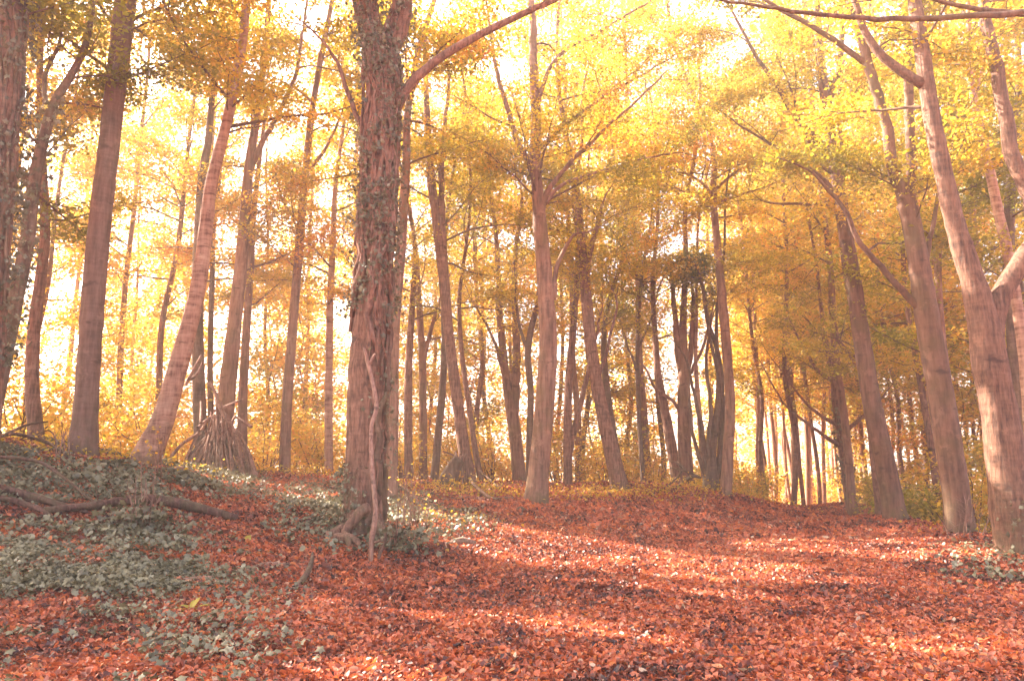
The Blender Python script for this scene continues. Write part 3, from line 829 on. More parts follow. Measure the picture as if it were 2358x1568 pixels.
tree('forked_beech', 'big smooth beech that forks high up, middle of the right-hand trunks', 15,
     [(2212, 1238, 74), (2198, 1120, 68), (2170, 930, 66), (2140, 760, 62), (2108, 560, 52), (2088, 460, 48), (2078, 420, 44)], 'brown_beech',
     limbs=[[(2082, 450, 34), (2058, 390, 29), (2042, 300, 26), (2012, 190, 24), (1978, 80, 22), (1950, -20, 20), (1925, -130, 15), (1910, -240, 10)],
            [(2090, 450, 28), (2102, 380, 24), (2098, 250, 22), (2092, 120, 20), (2085, 0, 18), (2080, -120, 14), (2085, -240, 9)],
            [(2125, 720, 19), (2080, 670, 17), (2030, 610, 15), (1985, 560, 13), (1955, 490, 11), (1910, 440, 9), (1870, 400, 6)],
            [(2000, 150, 16), (1935, 110, 14), (1870, 70, 12), (1800, 30, 10), (1720, -30, 7)],
            [(2140, 760, 22), (2128, 640, 16), (2140, 540, 12), (2160, 420, 9), (2190, 320, 6)]],
     ws=0.85, crown=cr(17000, 24, 5.6, lens=(1.6, 3.2), limb_share=.75, tint0=.4), flare=(.4, .4), bumpy=.03, nseg=20)
T, P, r, foot, rng = tree('forked_tree', 'thick rough-barked tree forking low at the right edge, sun on its trunk', 12.5,
     [(2345, 1290, 112), (2332, 1180, 104), (2318, 1080, 92), (2298, 940, 86), (2280, 840, 84), (2268, 770, 80), (2240, 650, 58), (2212, 560, 52), (2190, 480, 47), (2165, 360, 43), (2140, 230, 40), (2118, 80, 36), (2100, -40, 32), (2085, -160, 26)], 'craggy',
     limbs=[[(2276, 800, 60), (2290, 730, 50), (2315, 670, 47), (2350, 620, 48), (2385, 560, 44), (2385, 490, 40), (2352, 400, 36), (2325, 290, 33), (2300, 180, 30), (2280, 60, 27), (2268, -60, 23), (2260, -180, 17)],
            [(2125, 195, 26), (2085, 170, 24), (2040, 130, 21), (2005, 85, 18), (1975, 20, 15), (1955, -60, 12)]],
     ws=0.88, crown=cr(9000, 14, 7., lens=(1.6, 3.2), limb_share=.6, mat='gold', tint0=.35), flare=(.5, .35), bumpy=.07, nseg=24)
ivy_on(T, P, r, foot, -.1, .9, 260, .07, rng, .05, side=(5.2, .7))
tree('birch_tree', 'white-barked slim birch with a fork, rising behind the rough tree at the right edge', 16,
     [(2378, 1230, 28), (2372, 1000, 26), (2356, 800, 25), (2326, 610, 23), (2295, 470, 22), (2270, 350, 19), (2245, 240, 17), (2232, 150, 12), (2230, 60, 10), (2226, -60, 8)], 'birch',
     limbs=[[(2243, 240, 9), (2252, 190, 7), (2262, 150, 5)]], crown=cr(10000, 14, 5.5, tint0=.4), top=13, nseg=14)
tree('beech_tree', 'dark trunk leaning left, hidden low behind the rough tree at the right edge', 18,
     [(2366, 1210, 32), (2352, 1000, 29), (2337, 840, 27), (2330, 720, 26), (2322, 560, 25), (2330, 400, 20), (2345, 200, 15), (2340, 0, 11)], 'dark', crown=cr(10000, 14, 4.5, mat='olive', tint0=.6), top=14, nseg=14)
tree('beech_tree', 'slim trunk close behind the big forked beech, on its right', 18.5,
     [(2225, 1215, 24), (2205, 1050, 22), (2180, 880, 20), (2165, 740, 18), (2160, 600, 15), (2175, 430, 11), (2190, 280, 8)], 'beech', crown=cr(10000, 14, 4., mat='olive', tint0=.7), top=12, nseg=12)
tree('ivy_clad_tree', 'reddish trunk with a broken side stub, tucked behind the leaning grey-green beech', 21.5,
     [(2030, 1190, 26), (2015, 1040, 24), (2000, 900, 22), (1975, 760, 19), (1950, 640, 15), (1935, 500, 11)], 'rough', limbs=[[(1990, 860, 16), (1960, 820, 14), (1930, 790, 9)]], crown=cr(9000, 14, 4.2, tint0=.4), top=12, nseg=12)
T, P, r, foot, rng = tree('spreading_tree', 'crooked low tree with long arching arms over the end of the path', 27,
     [(1962, 1168, 36), (1950, 1090, 30), (1938, 1010, 28), (1925, 930, 24), (1918, 860, 20), (1900, 780, 16), (1890, 700, 11)], 'rough', ws=.75,
     limbs=[[(1942, 1030, 13), (1905, 1010, 10), (1860, 980, 8), (1815, 945, 6), (1785, 900, 5), (1765, 860, 4)], [(1932, 980, 12), (1895, 960, 9), (1860, 930, 7), (1820, 880, 5), (1800, 850, 4)],
            [(1940, 1000, 14), (1975, 970, 10), (2010, 940, 8)], [(1920, 880, 11), (1885, 850, 9), (1855, 800, 7), (1830, 750, 5)]],
     crown=cr(6500, 18, 3.4, mat='gold', tint0=.4, limb_share=.7), top=9, nseg=12)
ivy_on(T, P, r, foot, .1, 3.5, 800, .09, rng, .06)

# the tree out of sight on the right whose bough crosses the top of the picture
T = None
tree('overhanging_tree', 'dark bare bough crossing the top right corner from a trunk out of frame', 8.2,
     [(3000, 1380, 90), (2990, 900, 80), (2960, 400, 70), (2930, 0, 60), (2900, -300, 50)], 'dark',
     limbs=[[(2935, 60, 40), (2700, 50, 30), (2520, 10, 22), (2358, 26, 15), (2230, 38, 14), (2060, 40, 12), (1900, 36, 10), (1780, 20, 8), (1690, 4, 6), (1620, -6, 4)],
            [(2600, 30, 20), (2450, 45, 16), (2358, 36, 14), (2270, 22, 12), (2180, 2, 9), (2090, -20, 6)]],
     crown=None, nseg=14)

# ------------------------------------------------------------------ far trees: three kinds, copied
def far_proto(name, bark, mat, h, r0, n, nb, h0, lens, seed, lean=.05, tint0=.55):
    rng = np.random.default_rng(seed)
    P = np.array([[0, 0, -.5]] + [[lean * z + rng.normal(0, .08), rng.normal(0, .08), z] for z in np.linspace(0, h, 9)])
    r = np.linspace(r0, r0 * .25, len(P)); r[0] = r0 * 1.2
    P, r = spline(P, r, .5)
    T = thing(name, None, 'tree', (0, 0, 0))
    mb = MB(); tube(mb, P, r, 9, .06, (.4, .35), rng); link('trunk', mb.mesh('trunk', bark), T)
    tw, lp, ti = grow(P, r, h0, nb, lens, n, rng, cull=False, spread=.3, flatz=.22, tint0=tint0)
    keep = lp[:, 2] > .3
    tag(link('twigs', tw.mesh('twigs', 'dark'), T), kind='stuff')
    mb = MB(); leaves(mb, lp[keep], .15, ti[keep], rng=rng); link('crown', mb.mesh('crown', mat), T)
    return T


protos = [far_proto('slender_beech', 'beech', 'pale_gold', 22, .15, 9000, 40, 5.2, (1.8, 4.2), 1, .03),
          far_proto('slender_beech', 'rough', 'pale_gold', 20, .125, 8000, 36, 4.6, (1.6, 3.8), 2, -.05, .65),
          far_proto('slender_birch', 'birch', 'pale_gold', 18, .1, 6500, 30, 4.6, (1.3, 3.0), 3, .02, .6),
          far_proto('slender_beech', 'dark', 'pale_gold', 20, .14, 9000, 40, 4.4, (1.8, 4.0), 4, -.03, .38)]
used = set()


def copy_tree(proto, loc, rot, sc):
    k = protos.index(proto)
    if k not in used:
        used.add(k); o = proto
    else:
        o = proto.copy(); C.objects.link(o)
        for ch in list(proto.children):
            c = ch.copy(); C.objects.link(c); c.parent = o
    o.location = Vector([float(a) for a in loc]); o.rotation_euler = (0, 0, rot); o.scale = (sc, sc, sc)
    return o




def open_gaps(o):
    """a copied tree that stands in the way of a sun gap gets its own, thinner crown"""
    for ch in o.children:
        if ch.name.split('.')[0] != 'crown':
            continue
        me = ch.data; nv = len(me.vertices)
        co = np.empty(nv * 3, np.float32); me.vertices.foreach_get('co', co); co = co.reshape(-1, 3)
        a = o.rotation_euler[2]; ca, sa = math.cos(a), math.sin(a); sc_ = o.scale[0]
        w = co[::4].astype(float) * sc_
        w = np.stack([w[:, 0] * ca - w[:, 1] * sa + o.location[0], w[:, 0] * sa + w[:, 1] * ca + o.location[1], w[:, 2] + o.location[2]], 1)
        m_ = sunlit_gap(w)
        if m_.sum() < 8:
            continue
        ti = np.empty(len(me.polygons), np.float32); me.attributes['tint'].data.foreach_get('value', ti)
        keep = ~m_; v = co.reshape(-1, 4, 3)[keep].reshape(-1, 3)
        mb = MB(); mb.add(v, np.arange(len(v)).reshape(-1, 4), ti[keep])
        nm = mb.mesh('crown', 'pale_gold'); nm.materials.clear(); nm.materials.append(me.materials[0])
        ch.data = nm


FAR = []
rf = np.random.default_rng(12)
# (px, depth, kind, scale): seen between trunks; those off left edge added for shade
spots = [(250, 27, 0, .8), (300, 33, 1, .8), (328, 36, 1, .7), (40, 24, 1, .9), (130, 32, 0, .9), (392, 34, 2, .9), (615, 31, 1, .9), (705, 34, 0, .9), 
         (820, 30, 0, .9), (890, 33, 1, .8), (985, 34, 1, .8), (1125, 33, 3, .8), (1175, 31, 2, .8), (1285, 33, 1, .9), (1345, 31, 3, .75),
         (1455, 32, 1, .8), (1525, 30, 3, .7), 
         (1757, 36, 1, .7), (1768, 39, 2, .9), (1780, 37, 0, .6), (1802, 40, 1, .8), (1815, 38, 1, .6), (1838, 39, 2, 1.), (1872, 42, 0, .7), (1895, 37, 1, .85), (1912, 45, 0, .7), (1932, 40, 1, .7), (1990, 38, 1, .7), (2008, 44, 2, .8),
         (2040, 32, 3, .8), (2085, 29, 1, .75), (2120, 34, 0, .7), (2138, 38, 1, .7), (2150, 30, 2, .7), (2235, 31, 1, .6), (2262, 36, 1, .7), (2280, 29, 2, .6),
         (2380, 24, 3, .9), (2430, 30, 0, .9), (2500, 26, 3, .9), (-841, 14, 3, .9), (-982, 18, 0, 1), (-1700, 12, 0, 1), (-267, 22, 1, .9), (-736, 24, 0, 1), (-1300, 9, 1, 1), (-60, 26, 0, .9), (-150, 20, 0, 1), (-420, 24, 0, 1), (-330, 17, 1, .9),  # those left of the view are added to shade the bank
         (1765, 31, 1, .9), (1748, 33, 0, .9), (1808, 36, 2, .9), (1845, 33, 1, .9), (1866, 40, 2, .9), (1922, 36, 2, .9), (1975, 41, 1, .9), (1998, 35, 0, .9), (1790, 44, 0, .9), (1828, 46, 1, .9), (1853, 37, 0, .9), (1880, 34, 1, .9), (1902, 50, 0, .9), (2022, 37, 1, .9), (2060, 36, 1, .9), (2098, 44, 1, .9), (2128, 30, 1, .9), (2168, 36, 1, .9), (2180, 27, 0, .9), (2252, 33, 1, .9),
         (1335, 28, 0, 1), (1400, 36, 0, 1), (1495, 29, 0, 1), (1640, 36, 0, 1), (1110, 29, 1, 1), (1060, 36, 0, 1), (860, 36, 0, 1), (440, 31, 0, 1), (180, 27, 2, 1), (680, 40, 1, 1), (1822, 33, 0, .9), (1948, 34, 0, .9), (1700, 50, 0, 1),
         
         (1960, 26, 0, 1), (2150, 24, 1, 1), (2290, 22, 0, 1), (1820, 28, 1, 1), (340, 24, 1, 1),
         (-471, 15.5, 3, 1), (-640, 18, 3, 1), (-420, 19.5, 3, 1), (-130, 24, 3, 1), (-330, 21, 3, 1), (-1000, 14, 1, 1), (-766, 10, 3, 1), (-589, 13, 3, 1), (-1650, 10, 3, 1), (-2300, 8, 3, 1)]  # unseen trees added left of the view to keep sun off the foreground
for px, Y, k, sc in spots:
    p = at(px, 1075, Y); z = g1(p[0], p[1])
    o = copy_tree(protos[k], (p[0], p[1], z), rf.uniform(0, 6.28), max(.88, sc) * rf.uniform(.92, 1.08))
    FAR.append((px, Y, k, o))
    open_gaps(o)

# shrubs of the crest
def shrub_proto(mat, seed, h, n, size=.1, tint0=.55):
    rng = np.random.default_rng(seed)
    T = thing('shrub', None, 'shrub', (0, 0, 0))
    tb = MB(); pts = []
    for s_ in range(9):
        a = rng.uniform(0, 6.28); d = np.array([math.cos(a) * .35, math.sin(a) * .35, 1.]); p = np.array([0, 0, -.1]); q = [p]
        for j in range(5):
            d = d + rng.normal(0, .18, 3); d /= np.linalg.norm(d); q.append(q[-1] + d * h / 5)
        tube(tb, q, np.linspace(.018, .004, 6), 4, rng=rng)
        for j in range(2, 6):
            k = int(n / 36)
            pts.append(q[j] + rng.normal(0, 1, (k, 3)) * (.3, .3, .13))
    pts = np.vstack(pts); pts = pts[pts[:, 2] > .06]
    link('stems', tb.mesh('stems', 'dark'), T)
    mb = MB(); leaves(mb, pts, size, np.clip(rng.normal(tint0, .2, len(pts)), 0, 1), rng=rng); link('leaves', mb.mesh('leaves', mat), T)
    return T


sprotos = [shrub_proto('pale_gold', 31, 1.9, 1300), shrub_proto('pale_gold', 32, 1.3, 1000), shrub_proto('olive', 33, 1.6, 2000, .1, .65)]
SHR = []
sspots = [(30, 17.5, 0), (120, 19, 1), (280, 22, 0), (360, 21, 0), (405, 24, 0), (440, 26, 0), (580, 25, 0), (620, 23.5, 0), (690, 24.5, 0), (725, 23.5, 1), (740, 28, 0), (540, 29, 0), (330, 28, 0), (150, 24, 0), (60, 22, 0),
          (925, 25, 1), (955, 27, 0), (1030, 27, 0), (1060, 25.5, 1), (1130, 26, 0), (1160, 30, 0), (1280, 27, 0), (1350, 28, 0), (1390, 26, 1), (1450, 27, 1), (1505, 28, 0), (1540, 30, 0), (1700, 30, 2), (1730, 33, 0), (1770, 42, 0), (1860, 44, 0), (1905, 40, 1), (1940, 42, 1),
          (1720, 27, 1), (2095, 24, 2), (2130, 25, 2), (2160, 22, 2), (2235, 21, 0), (2255, 18.5, 0), (2280, 22, 2), (2020, 28, 2), (2300, 26, 2), (2220, 27, 2), (1650, 28, 0), (1610, 29, 2), (1850, 52, 0), (1980, 50, 2), (2080, 44, 2)]
su = set()
for px, Y, k in sspots:
    p = at(px, 1075, Y); pr = sprotos[k]
    if k not in su:
        su.add(k); o = pr
    else:
        o = pr.copy(); C.objects.link(o)
        for ch in list(pr.children):
            c = ch.copy(); C.objects.link(c); c.parent = o
    o.location = (float(p[0]), float(p[1]), g1(p[0], p[1])); o.rotation_euler = (0, 0, rf.uniform(0, 6.28)); s_ = rf.uniform(.85, 1.3) * (1 if Y < 35 else 1.5); o.scale = (s_, s_, s_)
    SHR.append((px, Y, k, o))

# young trees in the gap under the canopy
YNG = []
yprotos = [far_proto('young_beech', 'rough', 'pale_gold', 6.5, .045, 3200, 26, .6, (.9, 1.9), 41, .08, .6), far_proto('young_beech', 'dark', 'pale_gold', 5, .035, 2400, 22, .4, (.8, 1.6), 42, -.1, .55)]
yspots = [(20, 26, 0), (110, 29, 1), (160, 24, 0), (225, 33, 0), (270, 25, 1), (310, 30, 0), (370, 28, 0), (415, 33, 1), (450, 28, 0), (570, 34, 0), (600, 27, 1), (630, 30, 0), (685, 29, 0), (710, 36, 0), (745, 31, 1), (790, 34, 0),
          (915, 31, 0), (960, 34, 1), (1000, 30, 0), (1040, 33, 0), (1095, 31, 1), (1135, 36, 0), (1180, 34, 0), (1270, 31, 1), (1330, 34, 0), (1365, 30, 0), (1440, 36, 0), (1470, 30, 1), (1520, 34, 0), (1610, 36, 0), (1640, 31, 1), (1705, 36, 0), (1735, 42, 0), (1785, 48, 0), (1850, 47, 1), (1920, 48, 0),
          (1970, 42, 0), (2025, 34, 0), (2090, 33, 1), (2125, 28, 0), (2170, 33, 0), (2235, 27, 1), (2265, 30, 0), (2300, 36, 0), (2380, 30, 0)]
yu = set()
for px, Y, k in yspots:
    p = at(px, 1075, Y); pr = yprotos[k]
    if k not in yu:
        yu.add(k); o = pr
    else:
        o = pr.copy(); C.objects.link(o)
        for ch in list(pr.children):
            c = ch.copy(); C.objects.link(c); c.parent = o
    o.location = (float(p[0]), float(p[1]), g1(p[0], p[1])); o.rotation_euler = (0, 0, rf.uniform(0, 6.28)); s_ = rf.uniform(.8, 1.25); o.scale = (s_, s_, s_)
    YNG.append((px, Y, k, o))

# labels for the copies: by the gap between named trunks in which they stand
MARKS = [(-60, 'the left-edge ivy trunk'), (85, 'the brown bank trunk'), (190, 'the straight grey trunk'), (340, 'the leaning birch'), (505, 'the stick den'), (657, 'the lone slim trunk'), (830, 'the ivy-clad tree'),
         (1075, 'the broken stump'), (1240, 'the smooth grey beech'), (1428, 'the left-leaning trunk'), (1670, 'the tall slim beech'), (1962, 'the crooked arching tree'), (2062, 'the leaning grey-green beech'), (2212, 'the big forked beech'), (2345, 'the rough forked tree'), (9999, '')]
ORD = ['leftmost'] + [w_ + ' from left' for w_ in 'second third fourth fifth sixth seventh eighth ninth tenth eleventh twelfth thirteenth fourteenth fifteenth sixteenth seventeenth eighteenth nineteenth twentieth'.split()]


def gap_labels(items, what, group):
    gaps = {}
    for it in items:
        i_ = max([j for j, (m_, _) in enumerate(MARKS) if m_ <= it[0]], default=-1)
        gaps.setdefault((i_, it[2]), []).append(it)
    for (i_, _k), lst in gaps.items():
        lst.sort(key=lambda a: a[0])
        for n_, it in enumerate(lst):
            o = it[3]
            o['label'] = f"{what[it[2]]}, {ORD[n_]} such right of {MARKS[i_][1]}" if i_ >= 0 else f"{what[it[2]]}, {ORD[n_]} such unseen shade tree before {MARKS[0][1]}"
            o['group'] = group


gap_labels(FAR, ['far grey beech', 'far reddish beech', 'far pale birch', 'far dark beech'], 'hazy trees beyond the crest')
gap_labels(YNG, ['leafy young beech', 'small young beech'], 'young trees under the canopy')
gap_labels(SHR, ['tall gold shrub', 'low gold shrub', 'olive shrub'], 'shrubs along the crest')

# ------------------------------------------------------------------ things on the ground
def lying(name, label, cat, path, bark, lift=.6, n=10, bumpy=.12, extra=(), group=None, raise_=None):
    """branch lying on the ground: path of (px, py, width[, lift in m])"""
    def pts_of(path):
        pts, rr = [], []
        for a in path:
            p = G(a[0], a[1]); w = a[2] * .5 * mpp(a[1], p[1])
            p = p + np.array([0, 0, w * lift + (a[3] if len(a) > 3 else 0)]); pts.append(p); rr.append(w)
        return spline(pts, rr, .1)
    P, r = pts_of(path)
    base = P[len(P) // 2].copy()
    T = thing(name, label, cat, base, group)
    mb = MB(); tube(mb, P, r, n, bumpy); link('stem', mb.mesh('stem', bark, base), T)
    for e in extra:
        Q, w = pts_of(e); mb = MB(); tube(mb, Q, w, 6, bumpy); link('side_branch', mb.mesh('side_branch', bark, base), T)
    return T


lying('fallen_branch', 'thick dark fallen branch lying across the ivy bank', 'branch', [(100, 1190, 14, .06), (215, 1184, 20, .08), (290, 1174, 22, .09), (360, 1172, 22, .09), (430, 1182, 23, .08), (490, 1194, 22, .06), (545, 1204, 17, .03)], 'log',
      extra=[[(215, 1180, 12), (290, 1182, 14), (350, 1172, 12)], [(430, 1168, 6), (520, 1163, 5), (580, 1150, 4, .05), (612, 1118, 3, .25)], [(270, 1180, 5), (300, 1195, 4), (340, 1205, 3)]])
lying('fallen_branch', 'paired brown fallen limbs running in from the left edge of the photo', 'branch', [(-60, 1132, 20, .06), (0, 1144, 20, .07), (90, 1168, 18, .07), (150, 1181, 14, .05), (200, 1188, 8, .03)], 'log', extra=[[(-60, 1158, 16, .06), (20, 1168, 15, .07), (95, 1190, 13, .05), (120, 1204, 7, .03)]])
lying('fallen_branch', 'long thin arched branch sloping down the ivy bank', 'branch', [(-40, 1072, 8, .1), (20, 1088, 8, .2), (90, 1108, 8, .25), (150, 1140, 7, .2), (210, 1170, 6, .1), (268, 1185, 4)], 'log', extra=[[(30, 1165, 5, .05), (130, 1168, 5, .08), (240, 1184, 4, .02)]])
lying('fallen_branch', 'dark forked bough rising over the bank top at far left', 'branch', [(175, 1072, 5), (130, 1050, 7, .12), (80, 1040, 8, .2), (20, 1036, 8, .25), (-40, 1040, 9, .1)], 'log', extra=[[(10, 1036, 7, .25), (60, 1024, 6, .35), (105, 1015, 4, .45)], [(60, 1040, 4, .2), (110, 1030, 3, .3), (140, 1055, 3, .1)]])
lying('fallen_branch', 'pale pinkish stick lying in the leaves left of the path', 'branch', [(380, 1342, 10), (450, 1340, 14), (530, 1334, 14), (590, 1312, 14), (620, 1302, 12), (660, 1306, 12), (705, 1316, 10)], 'stick', extra=[[(610, 1300, 6), (600, 1290, 4, .03)]])
lying('fallen_branch', 'dark curved snag sticking up at the end of the pale stick', 'branch', [(655, 1372, 10), (685, 1358, 14, .02), (708, 1340, 14, .1), (716, 1330, 9, .2), (718, 1322, 5, .26)], 'log')
lying('fallen_branch', 'slender twig pointing to the ivy-clad tree from the pale stick', 'branch', [(665, 1300, 4), (700, 1292, 5), (740, 1280, 4), (770, 1272, 3)], 'log')
lying('fallen_branch', 'arched dead branch on the leaves left of the smooth grey beech', 'branch', [(1180, 1150, 8), (1130, 1152, 8, .03), (1090, 1130, 8, .15), (1070, 1105, 7, .3), (1055, 1085, 5, .5)], 'stick', extra=[[(1120, 1150, 6), (1060, 1150, 6), (985, 1155, 4)], [(1150, 1135, 5, .1), (1080, 1090, 4, .6), (1020, 1060, 3, .9)]])
lying('brushwood_pile', 'dark tangle of dead branches left of the coppice clump', 'brushwood', [(1555, 1125, 6), (1600, 1118, 7, .3), (1640, 1125, 5, .1)], 'dark', extra=[[(1530, 1128, 5), (1570, 1110, 5, .4), (1560, 1090, 4, .7)], [(1545, 1100, 4, .5), (1590, 1112, 5, .4), (1650, 1128, 4, .05)], [(1600, 1120, 4, .1), (1570, 1095, 4, .6), (1545, 1085, 3, .7)]])
lying('fallen_twig', 'thin reddish twig lying on the leaves below the yellow leaves', 'twig', [(1030, 1282, 4), (1090, 1300, 6), (1130, 1312, 5), (1180, 1322, 3)], 'log')
lying('bark_chunk', 'short pinkish log half sunk in leaves beside the ivy-clad tree', 'log', [(1040, 1258, 16), (1065, 1254, 22), (1095, 1258, 14)], 'stick')
lying('fallen_twig', 'small dark forked stick in the leaves below the smooth grey beech', 'twig', [(1185, 1180, 4), (1200, 1176, 6, .05), (1215, 1180, 4)], 'log')
lying('fallen_twig', 'pale twig in the leaf litter at the bottom right', 'twig', [(2200, 1530, 4), (2280, 1520, 5), (2358, 1490, 4)], 'stick')

# stump by the reddish trunk
foot = at(1038, 1122, 20.8); foot[2] = g1(foot[0], foot[1])
T = thing('tree_stump', 'broken leaning stump with jagged top before the reddish trunk', 'stump', foot)
q, w = px_path([(1024, 1124, 44), (1033, 1098, 36), (1044, 1078, 33), (1053, 1064, 31), (1058, 1056, 27)], 20.8); q[0][2] = min(q[0][2], g1(q[0][0], q[0][1]) - .1)
Q, wr = spline(q, w, .08); mb = MB(); tube(mb, Q, wr, 14, .2, (.12, .2)); link('stump_body', mb.mesh('stump_body', 'dark', foot), T)
for e_ in ([(1050, 1066, 14), (1050, 1048, 8), (1049, 1038, 2)], [(1063, 1062, 14), (1068, 1048, 8), (1072, 1042, 2)], [(1057, 1062, 12, -.1), (1059, 1050, 6, -.1), (1060, 1044, 2, -.1)]):
    q, w = px_path(e_, 20.8); mb = MB(); tube(mb, q, w, 6); link('splinter', mb.mesh('splinter', 'stick', foot), T)
q, w = px_path([(1010, 1118, 16, -.1), (985, 1120, 10, -.2), (965, 1125, 6, -.3)], 20.8); q = [np.array([a[0], a[1], g1(a[0], a[1]) + .06]) for a in q]
mb = MB(); tube(mb, *spline(q, w, .08), 8, .1); link('root', mb.mesh('root', 'rough', foot), T)

# leaning sticks on the ivy-clad tree
def standing(name, label, cat, pth, Y, bark, extra=()):
    q, w = px_path(pth, Y)
    q[0][2] = g1(q[0][0], q[0][1]) - .03
    b0 = q[0].copy()
    T = thing(name, label, cat, b0)
    mb = MB(); tube(mb, *spline(q, w, .08), 9, .12); link('stem', mb.mesh('stem', bark, b0), T)
    for e in extra:
        q, w = px_path(e, Y); mb = MB(); tube(mb, *spline(q, w, .06), 6, .1); link('side_twig', mb.mesh('side_twig', bark, b0), T)


d0 = G(853, 1297)[1]
standing('leaning_stick', 'long pale crooked stick leaning against the ivy-clad tree', 'stick', [(853, 1297, 11), (857, 1240, 12), (865, 1180, 12, .1), (857, 1080, 10, .3), (855, 985, 10, .5), (867, 940, 10, .6), (860, 890, 10, .7), (846, 830, 8, .8), (838, 800, 5, .8)], d0, 'stick',
         [[(850, 840, 8, .78), (858, 825, 7, .78), (864, 815, 5, .75)], [(858, 1250, 8), (872, 1246, 6), (880, 1240, 4)]])
d1 = G(868, 1297)[1]
standing('leaning_stick', 'short dark bent stick at the foot of the ivy-clad tree', 'stick', [(868, 1297, 7), (876, 1270, 8, .1), (888, 1235, 8, .3), (882, 1205, 7, .5), (876, 1185, 5, .6)], d1, 'log')

# the stick den
base = at(505, 1092, 19.2); base[2] = g1(base[0], base[1])
T = thing('stick_den', 'den of pale sticks stacked like a tent round two trunks', 'den', base)
den = [[(30, 1400), (200, 1230), (380, 1105)], [(190, 1450), (360, 1240), (520, 1080)], [(230, 1440), (300, 1280), (380, 1110)], [(280, 1460), (430, 1260), (590, 1020)], [(300, 1480), (480, 1290), (650, 1080)], [(370, 1470), (520, 1270), (650, 1060)],
       [(410, 1080), (450, 1010), (510, 920)], [(475, 1500), (485, 1250), (440, 1080)], [(330, 1400), (460, 1190), (600, 1000)], [(370, 1060), (430, 1000), (520, 930)], [(500, 1200), (530, 1080), (500, 900)], [(720, 1510), (670, 1330), (620, 1160)], [(770, 1515), (710, 1340), (650, 1170)],
       [(810, 1500), (750, 1310), (690, 1150)], [(850, 1510), (760, 1240), (640, 930), (520, 890)], [(835, 1500), (740, 1120), (640, 960), (580, 850), (545, 740), (500, 600)], [(960, 1510), (870, 1300), (750, 1060)], [(920, 1500), (820, 1260), (720, 1090)], [(900, 1045), (800, 985), (740, 940)], [(590, 870), (700, 820), (820, 770)],
       [(290, 590), (370, 520), (420, 410)], [(250, 640), (320, 500), (410, 340)], [(400, 1010), (405, 900), (402, 800)], [(300, 1390), (350, 1290), (420, 1210)], [(600, 1190), (640, 1110), (740, 940)], [(560, 1190), (620, 1080), (700, 1000)], [(480, 1110), (560, 1060), (640, 940)], [(240, 1440), (420, 1330), (560, 1180)]]
rd = np.random.default_rng(5)
den += [[(zx + rd.normal(0, 26), zy + rd.normal(0, 14)) for zx, zy in s_] for s_ in den[:20] if s_[0][1] > 1380]
cone = []
for k in range(30):
    bx = 505 + rd.uniform(-78, 78); tx = 505 + (bx - 505) * .15 + rd.normal(0, 7); ty = rd.uniform(925, 1015)
    cone.append((bx, tx, ty))
for bx, tx, ty in cone:
    h_ = math.sqrt(max(0, 1 - ((bx - 505) / 82) ** 2)); Yb = 19.4 - 1.1 * h_
    q = [at(bx, 1092, Yb), at((bx + tx) / 2 + rd.normal(0, 4), (1092 + ty) / 2, 19.3 - .75 * h_), at(tx, ty, 19.2 - .35)]
    q[0][2] = g1(q[0][0], q[0][1]) - .04
    w0 = rd.uniform(.022, .04); mb = MB(); tube(mb, *spline(q, np.linspace(w0, w0 * .55, 3), .1), 7, .14); link('stick', mb.mesh('stick', 'stick', base), T)
for s_ in den:
    dy = R.uniform(-.9, -.2)
    q = []
    for k, (zx, zy) in enumerate(s_):
        a = k / (len(s_) - 1)
        q.append(at(368.4 + zx * .2351, 736.9 + zy * .2351, 19.2 + dy * (1 - a) - .25 * a))
    if s_[0][1] > 1380:
        q[0][2] = g1(q[0][0], q[0][1]) - .04
    w0 = R.uniform(5.5, 9.5) * .5 * mpp(1000, 19.2)
    mb = MB(); tube(mb, *spline(q, np.linspace(w0, w0 * .6, len(q)), .1), 7, .12); link('stick', mb.mesh('stick', 'stick', base), T)
lying('short_log', 'small pale cut log lying beside the stick den', 'log', [(398, 1086, 10), (412, 1084, 14), (430, 1086, 14)], 'birch')

# sapling shoots and the ivy tuft
def shoots(label, px0, px1, py, n, h, Y=None, leafy=0, name='sapling_clump', bark='stick', tuft=0):
    p0 = G((px0 + px1) / 2, py)
    T = thing(name, label, 'sapling', p0)
    lm = MB(); rng = np.random.default_rng(int(px0))
    for k in range(n):
        p = G(rng.uniform(px0, px1), py + rng.uniform(-8, 8)); p = np.array([p[0], p[1], p[2] - .03])
        d = np.array([rng.normal(0, .14), rng.normal(0, .14), 1.]); H = h * rng.uniform(.5, 1.1); q = [p]
        for j in range(5):
            d = d + rng.normal(0, .08, 3); d /= np.linalg.norm(d); q.append(q[-1] + d * H / 5)
        mb = MB(); tube(mb, q, np.linspace(.012, .004, 6), 5)
        for j in (2, 3, 4):
            e = q[j] + np.array([rng.normal(0, .14), rng.normal(0, .14), .15]); tube(mb, [q[j], (q[j] + e) / 2 + (0, 0, .01), e], [.004, .003, .002], 4)
            if leafy:
                leaves(lm, e + rng.normal(0, .05, (leafy, 3)), .07, np.clip(rng.normal(.6, .2, leafy), 0, 1), rng=rng)
        link('stem', mb.mesh('stem', bark, p0), T)
    if leafy:
        link('leaves', lm.mesh('leaves', 'gold', p0), T)
    if tuft:
        mb = MB(); P = p0 + rng.normal(0, 1, (tuft, 3)) * (.28, .22, .12) + (0, 0, .16); P[:, 2] = np.maximum(P[:, 2], gh(P[:, 0], P[:, 1]) + .02)
        ivy_leaves(mb, P, .08, np.clip(rng.normal(.3, .18, tuft), 0, 1), np.array([0, 0, 1.]), .8, rng); link('ivy', mb.mesh('ivy', 'ivy', p0), T)


